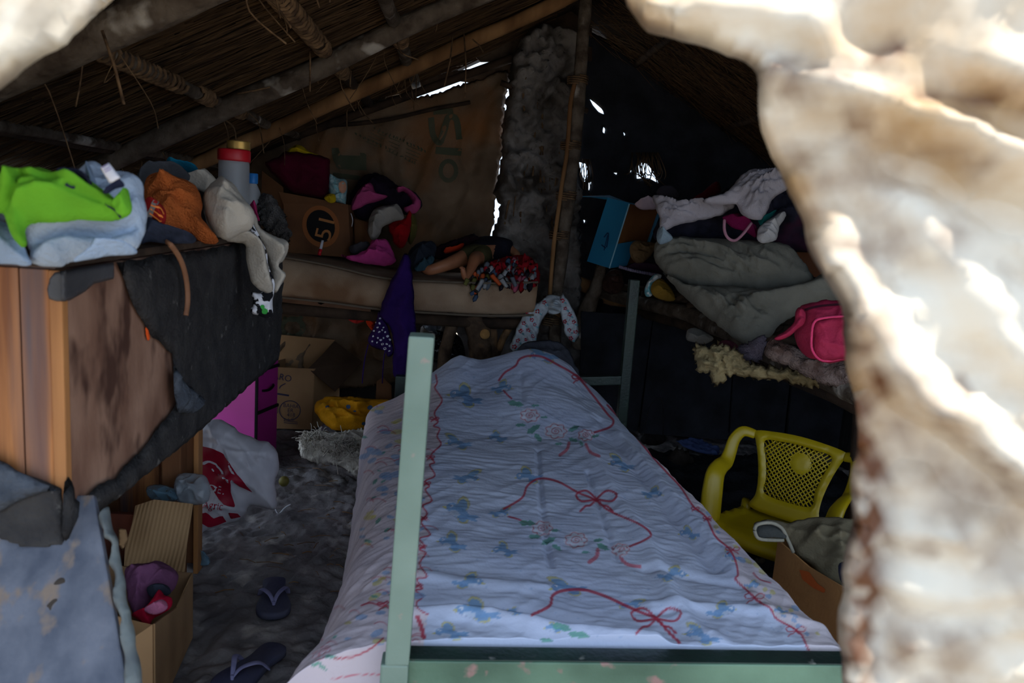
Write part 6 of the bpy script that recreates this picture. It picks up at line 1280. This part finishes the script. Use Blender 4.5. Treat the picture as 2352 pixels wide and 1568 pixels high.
# torn foam, towel and fur blanket along the edge
m_foam = M('yellow_foam', (160, 144, 106), (124, 108, 76), scale=7, bump=1, bscale=50, c3=(120, 104, 72), scale3=9, lo3=.6, hi3=.7)
puff('torn_foam', [(1590, 800), (1605, 790), (1630, 795), (1650, 788), (1690, 800), (1720, 830), (1770, 840), (1850, 850), (1900, 880), (1860, 888), (1800, 876), (1760, 872), (1715, 868), (1680, 862), (1660, 884), (1640, 882), (1625, 862), (1600, 848), (1594, 825)], 2.55, n=(-.5, -.8, .2), t=.03, back=.8, res=60, rag=.012, fold=(.014, 22, 0, 1), mat=m_foam, L='torn yellow foam hanging from the edge of the right-hand pole bed', cat='foam')
puff('rolled_cloth', [(1576, 770), (1580, 756), (1600, 752), (1622, 762), (1640, 778), (1620, 790), (1596, 786), (1580, 782)], 3.05, n=(-.5, -.8, .2), t=.03, back=.9, mat=cloth('grey_roll', (132, 130, 124)), L='grey rolled cloth end below the front log', cat='cloth')
puff('lilac_towel', [(1692, 800), (1720, 785), (1755, 768), (1762, 790), (1748, 825), (1738, 850), (1720, 856), (1690, 852)], 2.62, n=(-.5, -.8, .2), t=.02, back=.9, res=30, rag=.006, mat=cloth('lilac_terry', (124, 114, 128), .7, bump=1, bscale=220), L='greyish lilac towel hanging over the torn foam', cat='towel')
furb = puff('fur_blanket', [(1755, 800), (1775, 776), (1810, 790), (1850, 806), (1900, 822), (1960, 830), (2050, 850), (2050, 960), (1950, 900), (1900, 885), (1850, 862), (1800, 838), (1765, 825)], 2.35, n=(-.5, -.8, .4), t=.05, back=.9, res=50, rag=.006, fold=(.014, 16, 25, .5), mat=M('mottled_fur', (138, 120, 114), (84, 62, 56), scale=16, bump=1, bscale=120, rough=1), L='mottled brown fleece blanket under the pink bag', cat='blanket')
puff('tiger_blanket', [(1720, 830), (1760, 838), (1800, 850), (1860, 870), (1930, 885), (2000, 915), (2000, 935), (1920, 895), (1850, 884), (1790, 868)], 2.45, n=(-.5, -.8, .2), t=.02, back=.9, res=50, mat=M('striped_brown', (70, 46, 36), (150, 116, 70), scale=20, st=(1, 1, 4), bump=.8, lo=.55, hi=.62), L='dark brown blanket hem with tan streaks below the mottled fleece', cat='blanket')
puff('maroon_scrap', [(1646, 792), (1670, 780), (1695, 795), (1690, 830), (1665, 815)], 2.78, n=(-.5, -.8, .2), t=.02, mat=M('maroon_spot', (80, 34, 46), (160, 140, 100), scale=30, lo=.6, hi=.66, bump=.3), L='maroon spotted cloth scrap left of the lilac towel', cat='cloth')
# pink bag
c_mg = cloth('raspberry_nylon', (172, 46, 78), .86, rough=.7)
pbg = thing('pink_bag', 'raspberry pink zipped bag beside the tarpaulin edge', 'bag')
BN = (-.35, -.9, .25)
puff('bag_body', [(1825, 760), (1832, 720), (1850, 700), (1885, 690), (1940, 688), (2000, 692), (2000, 820), (1940, 828), (1890, 832), (1850, 818), (1830, 795)], 2.08, n=BN, t=.07, r=.06, back=.9, res=44, mat=c_mg, parent=pbg, fold=(.006, 14, 40, .5))
pk_ = puff('pocket', [(1866, 740), (1890, 730), (1940, 726), (2000, 724), (2000, 815), (1940, 822), (1892, 828), (1872, 820), (1864, 800)], 1.995, n=BN, t=.025, r=.02, back=.9, res=34, mat=c_mg, parent=pbg, fold=(.003, 10, 0, 1))
tube('piping', [U(x, y, Y=1.985) for x, y in ((1990, 724), (1940, 726), (1892, 730), (1870, 740), (1864, 770), (1866, 805), (1890, 828), (1940, 822), (1990, 815))], .0035, cloth('bright_raspberry', (222, 70, 116)), pbg, 6, k=4)
puff('side_strap', [(1778, 778), (1790, 768), (1808, 755), (1825, 738), (1828, 715), (1838, 706), (1850, 716), (1848, 742), (1830, 758), (1812, 772), (1790, 782)], 2.04, n=BN, t=.015, res=34, mat=c_mg, parent=pbg, fold=(.006, 24, 40, .4))
decal('zip', [strip([(1850, 712), (1885, 704), (1940, 700)], 5)], [o for o in pbg.children if o.name.startswith('bag_body')][0], M('dark_zip', (70, 24, 40), bump=0), pbg, off=.003)

# ---- yellow plastic child's chair
m_yp = M('yellow_plastic', (180, 156, 18), (164, 140, 14), scale=4, rough=.38, bump=.03, spec=.5)
ch = thing('plastic_chair', 'small yellow plastic armchair with a lattice back', 'chair')
ca_ = np.array([.7071, -.7071, 0]); cf = np.array([-.7071, -.7071, 0]); ctop = (U(1720, 990, Z=.55) + U(1960, 1050, Z=.55)) / 2
C0 = ctop + cf * .06; C0[2] = 0
def K(a, f, z): return C0 + ca_ * a + cf * f + np.array([0, 0, z])
def bz_(z): return -.045 - .22 * (z - .55) * .6 if z > .30 else -.01   # backrest leans back
BT = .565; bb_ = .30
def KB(a, z): return K(a, -.06 + (.56 - z) * .20 - .10 * a * a, z)
def sweep(name, P, w, t, parent, side, k=8):
    return tube(name, P, w, m_yp, parent, 12, flat=t, k=k, fdir=side)
def ribbon2d(pts, zoff=0):  # closed plate on the backrest surface
    O = smooth_line(pts, 6, True); return O
outer = [(-.165, .552), (-.12, .566), (0, .575), (.12, .566), (.165, .552), (.150, .53), (.128, .47), (.112, .40), (.11, .345), (.12, .30), (0, .292), (-.12, .30), (-.11, .345), (-.112, .40), (-.128, .47), (-.150, .53)]
inner = [(-.115, .532), (-.06, .542), (0, .546), (.06, .542), (.115, .532), (.098, .47), (.084, .41), (.08, .36), (0, .352), (-.08, .36), (-.084, .41), (-.098, .47)]
def back_plate(name, out, hole, t, mat, parent):
    O = resample(smooth_line(out, 5, True), .010); Hs = [resample(smooth_line(hole, 4, True), .010)] if hole is not None else []
    Q, T = cdt(O, .012, Hs); d = seg_dist(Q[:, 0], Q[:, 1], O)
    for h in Hs: d = np.minimum(d, seg_dist(Q[:, 0], Q[:, 1], h))
    hgt = t * np.sqrt(np.clip(1 - (1 - np.clip(d / .012, 0, 1)) ** 2, 0, 1)); n = len(Q)
    V = [KB(a, z) + cf * h for (a, z), h in zip(Q, hgt)] + [KB(a, z) - cf * h for (a, z), h in zip(Q, hgt)]
    F = [tuple(q) for q in T] + [tuple(q[::-1] + n) for q in T]
    return mesh(name, V, F, mat, parent)
back_plate('back_frame', outer, inner, .011, m_yp, ch)
G = []; I2 = smooth_line(inner, 4, True)
I2 = I2 * 1.0
for sg in (1, -1):
    for o in np.arange(-.30, .30, .0165):
        tt_ = np.linspace(-.2, .2, 161); X_ = tt_ + o * .5; Z_ = .45 + sg * tt_ + 0 * o; X_ = tt_ + o; m = inside(X_, Z_, I2)
        if m.sum() < 12: continue
        ids = np.where(m)[0]; s0, s1 = ids[0], ids[-1]; P = [KB(X_[j], Z_[j]) for j in np.linspace(s0, s1, 6).astype(int)]
        G.append(tube_geo(P, .0028, 4))
V, F = join_geo(G); mesh('back_lattice', V, F, m_yp, ch)
back_plate('medallion', [(.02 + .036 * cos(t), .488 + .036 * sin(t)) for t in np.linspace(0, 2 * pi, 12, endpoint=False)], None, .006, m_yp, ch)
for s in (-1, 1):
    side_v = (0, 0, 1)
    top_ = KB(s * .155, .545); P = [top_, K(s * .188, -.035, .552), K(s * .204, -.008, .525), K(s * .207, .012, .478), K(s * .207, .035, .45), K(s * .206, .08, .442), K(s * .203, .118, .42), K(s * .197, .138, .36), K(s * .19, .15, .28), K(s * .19, .155, .22)]
    tube('arm', P, [.016, .019, .021, .023, .026, .029, .033, .036, .036, .034], m_yp, ch, 12, flat=.45, k=6, fdir=ca_)
    tube('leg', [K(s * .19, .15, .26), K(s * .195, .162, .12), K(s * .20, .175, -.005)], [.030, .026, .021], m_yp, ch, 12, flat=.6, k=4)
    tube('leg', [K(s * .15, -.05, .30), K(s * .17, -.085, .15), K(s * .185, -.12, -.005)], [.026, .024, .02], m_yp, ch, 12, flat=.6, k=4)
so = smooth_line([(-.15, -.06), (0, -.075), (.15, -.06), (.18, .02), (.19, .12), (.175, .17), (0, .185), (-.175, .17), (-.19, .12), (-.18, .02)], 5, True)
so = resample(so, .015); Q, T = cdt(so, .02); d = seg_dist(Q[:, 0], Q[:, 1], so); n = len(Q)
rim = np.clip(1 - d / .045, 0, 1); zz = .272 + .020 * sstep(0, 1, rim) - .018 * (1 - np.clip(d / .006, 0, 1)) - .05 * sstep(.13, .185, Q[:, 1]) * .5
V = [K(a, f, z) for (a, f), z in zip(Q, zz)] + [K(a, f, z - (.028 if dd < .02 else .008)) for (a, f), z, dd in zip(Q, zz, d)]
F = [tuple(q[::-1]) for q in T] + [tuple(q + n) for q in T]
bi = [i for i in range(n) if d[i] < 1e-6]
bi.sort(key=lambda i: atan2(Q[i, 1] - .1, Q[i, 0]))
F += [(bi[i], bi[(i + 1) % len(bi)], bi[(i + 1) % len(bi)] + n, bi[i] + n) for i in range(len(bi))]
mesh('seat', V, F, m_yp, ch)

# ---- carton with trousers, papers, bottle beside the chair
gc = thing('trouser_carton', 'open cardboard carton between the bed and the tarpaulin, full of khaki trousers', 'box')
m_gc = M('tan_carton', (172, 124, 76), (144, 100, 62), scale=4, bump=.15)
a0 = U(1790, 1240, Y=2.02); a1 = U(1930, 1352, Y=1.72); g0 = np.array([a0[0], a0[1], 0]); g1 = np.array([a1[0] + .02, a1[1], 0])
dirn = (g1 - g0); perp = np.array([-dirn[1], dirn[0], 0]); perp /= np.linalg.norm(perp); perp *= .30
H0 = np.array([0, 0, a0[2]]); H1 = np.array([0, 0, a1[2]])
gw = slab('box_wall', [g0, g1, g1 + H1, lerp(g0 + H0, g1 + H1, .5) - [0, 0, .012], g0 + H0], .005, m_gc, gc)
slab('box_wall', [g0, g0 + perp, g0 + perp + H0, g0 + H0], .005, m_gc, gc)
slab('box_wall', [g0 + perp, g1 + perp, g1 + perp + H0, g0 + perp + H0], .005, m_gc, gc)
slab('box_wall', [g1, g1 + perp, g1 + perp + H1, g1 + H1], .005, m_gc, gc)
slab('bottom', [g0 + [0, 0, .005], g1 + [0, 0, .005], g1 + perp + [0, 0, .005], g0 + perp + [0, 0, .005]], .004, m_gc, gc)
decal('orange_print', [[(1838, 1308), (1860, 1312), (1880, 1340), (1898, 1352), (1896, 1362), (1870, 1350), (1845, 1330)]], gw, M('orange_print', (190, 92, 40), bump=0), gc, off=.003, step=6)
c_kh = cloth('khaki_canvas', (122, 112, 90), .85)
kh = thing('khaki_trousers', 'khaki canvas trousers spilling from the carton by the yellow chair', 'trousers')
puff('trouser_leg', [(1730, 1215), (1738, 1198), (1790, 1192), (1810, 1200), (1828, 1196), (1870, 1188), (1950, 1190), (2010, 1200), (2010, 1350), (1930, 1350), (1890, 1330), (1860, 1295), (1830, 1275), (1815, 1255), (1800, 1235), (1775, 1238), (1742, 1238)], 1.98, n=(-.3, -.8, .6), t=.06, back=.9, res=50, mat=c_kh, parent=kh, fold=(.014, 12, 60, .4), ridges=[([(1800, 1200), (1812, 1230), (1825, 1270)], -.02, 8), ([(1870, 1200), (1860, 1260)], .016, 14), ([(1890, 1290), (1930, 1300)], -.02, 10)])
puff('cuff_hole', [(1734, 1218), (1745, 1206), (1780, 1204), (1800, 1218), (1806, 1236), (1780, 1234), (1745, 1234)], 1.895, n=(-.3, -.8, .45), t=.006, mat=cloth('khaki_inner', (70, 72, 70)), parent=kh, fold=None)
tube('hem', [U(x, y, Y=1.885) for x, y in ((1733, 1216), (1740, 1204), (1770, 1200), (1795, 1212), (1810, 1240), (1822, 1268))], .005, cloth('pale_hem', (150, 146, 132)), kh, 6, k=4)
tube('hem', [U(x, y, Y=1.885) for x, y in ((1733, 1218), (1742, 1236), (1775, 1240), (1800, 1240))], .005, cloth('pale_hem', (150, 146, 132)), kh, 6, k=4)
puff('navy_cloth', [(1925, 1300), (1940, 1290), (1970, 1300), (1970, 1345), (1935, 1342)], 1.78, n=(-.3, -.8, .6), t=.04, back=1, mat=cloth('navy_denim', (58, 62, 84)), L='navy cloth in the carton against the tarpaulin', cat='cloth')
puff('blue_paper', [(1552, 1012), (1600, 1006), (1655, 1030), (1650, 1046), (1605, 1040), (1570, 1026)], P=U(1600, 1026, Z=.035), n=(0, -.15, 1), t=.003, sm=1, fold=(.004, 12, 0, 1), mat=M('blue_paper', (70, 84, 130), bump=0), L='blue paper lying on the dark sand behind the bed', cat='paper')
rb = thing('red_bottle', 'red plastic bottle lying behind the yellow chair', 'bottle')
r0, r1 = U(1868, 1165, Y=2.62), U(1925, 1172, Y=2.62); r0[2] = r1[2] = .045
rd = (r1 - r0) / np.linalg.norm(r1 - r0)
lathe('bottle_body', [(.03, 0), (.042, .008), (.042, .13), (.03, .16), (.016, .18)], r0, M('red_bottle', (150, 22, 30), rough=.4, bump=0, spec=.5), rb, 20, axis=rd)
lathe('cap', [(.018, .18), (.018, .20), (.016, .202)], r0, m_white, rb, 16, axis=rd)
for i, (x, y, s) in enumerate(((1500, 1010, 30), (1560, 1060, 34), (1700, 1270, 26), (1740, 1300, 22))):
    puff('rag', ell(x, y, s, s * .4, 0, 9), P=U(x, y, Z=.04), n=(0, -.3, 1), t=.03, back=1, res=16, fold=(.015, 18, 0, 1), mat=cloth('soot_rag_%d' % i, (50 + 6 * i, 46 + 4 * i, 46), .6), L=('sooty rag on the floor right of the bed head', 'sooty rag in front of the blue paper', 'dark rag under the yellow chair arm', 'dark rag beside the trouser carton')[i], cat='rag')
puff('shade_matting', [tuple(proj(np.array(q))) for q in ((.84, 2.05, .02), (1.3, 1.98, .02), (2.0, 2.05, .02), (2.1, 3.0, .02), (2.05, 3.9, .02), (1.4, 3.93, .02), (.86, 3.9, .02), (.82, 3.0, .02))], P=(1.4, 2.9, .02), n=(0, 0, 1), t=.012, back=1, res=60, fold=(.012, 6, 40, .8), mat=m_black, L='added black matting for floor shade between bed and dark panels', cat='matting')  # added dark sheet standing in for the shade on this floor
# thin wire standing by the dark panels
tube('wire', [U(1480, 1000, Y=3.9), U(1490, 940, Y=3.9), U(1515, 915, Y=3.9), U(1525, 950, Y=3.9), U(1522, 1010, Y=3.9)], .003, m_blktrim, None, 5, k=5, label='thin black wire bent against the dark panels', cat='wire')

# ================================================================== origins at each thing's base
bpy.context.view_layer.update()
def all_co(o):
    out = []
    if o.type == 'MESH':
        a = np.empty(len(o.data.vertices) * 3); o.data.vertices.foreach_get('co', a); out.append(a.reshape(-1, 3))
    for c in o.children: out += all_co(c)
    return out
for o in [o for o in scene.objects if o.parent is None and o.type in ('MESH', 'EMPTY')]:
    A = np.vstack(all_co(o)); lo, hi = A.min(0), A.max(0); b = Vector(((lo[0] + hi[0]) / 2, (lo[1] + hi[1]) / 2, lo[2]))
    if o.type == 'MESH': o.data.transform(Matrix.Translation(-b))
    o.location = b
    for c in o.children: c.matrix_parent_inverse = Matrix.Translation(-b)
bpy.context.view_layer.update()
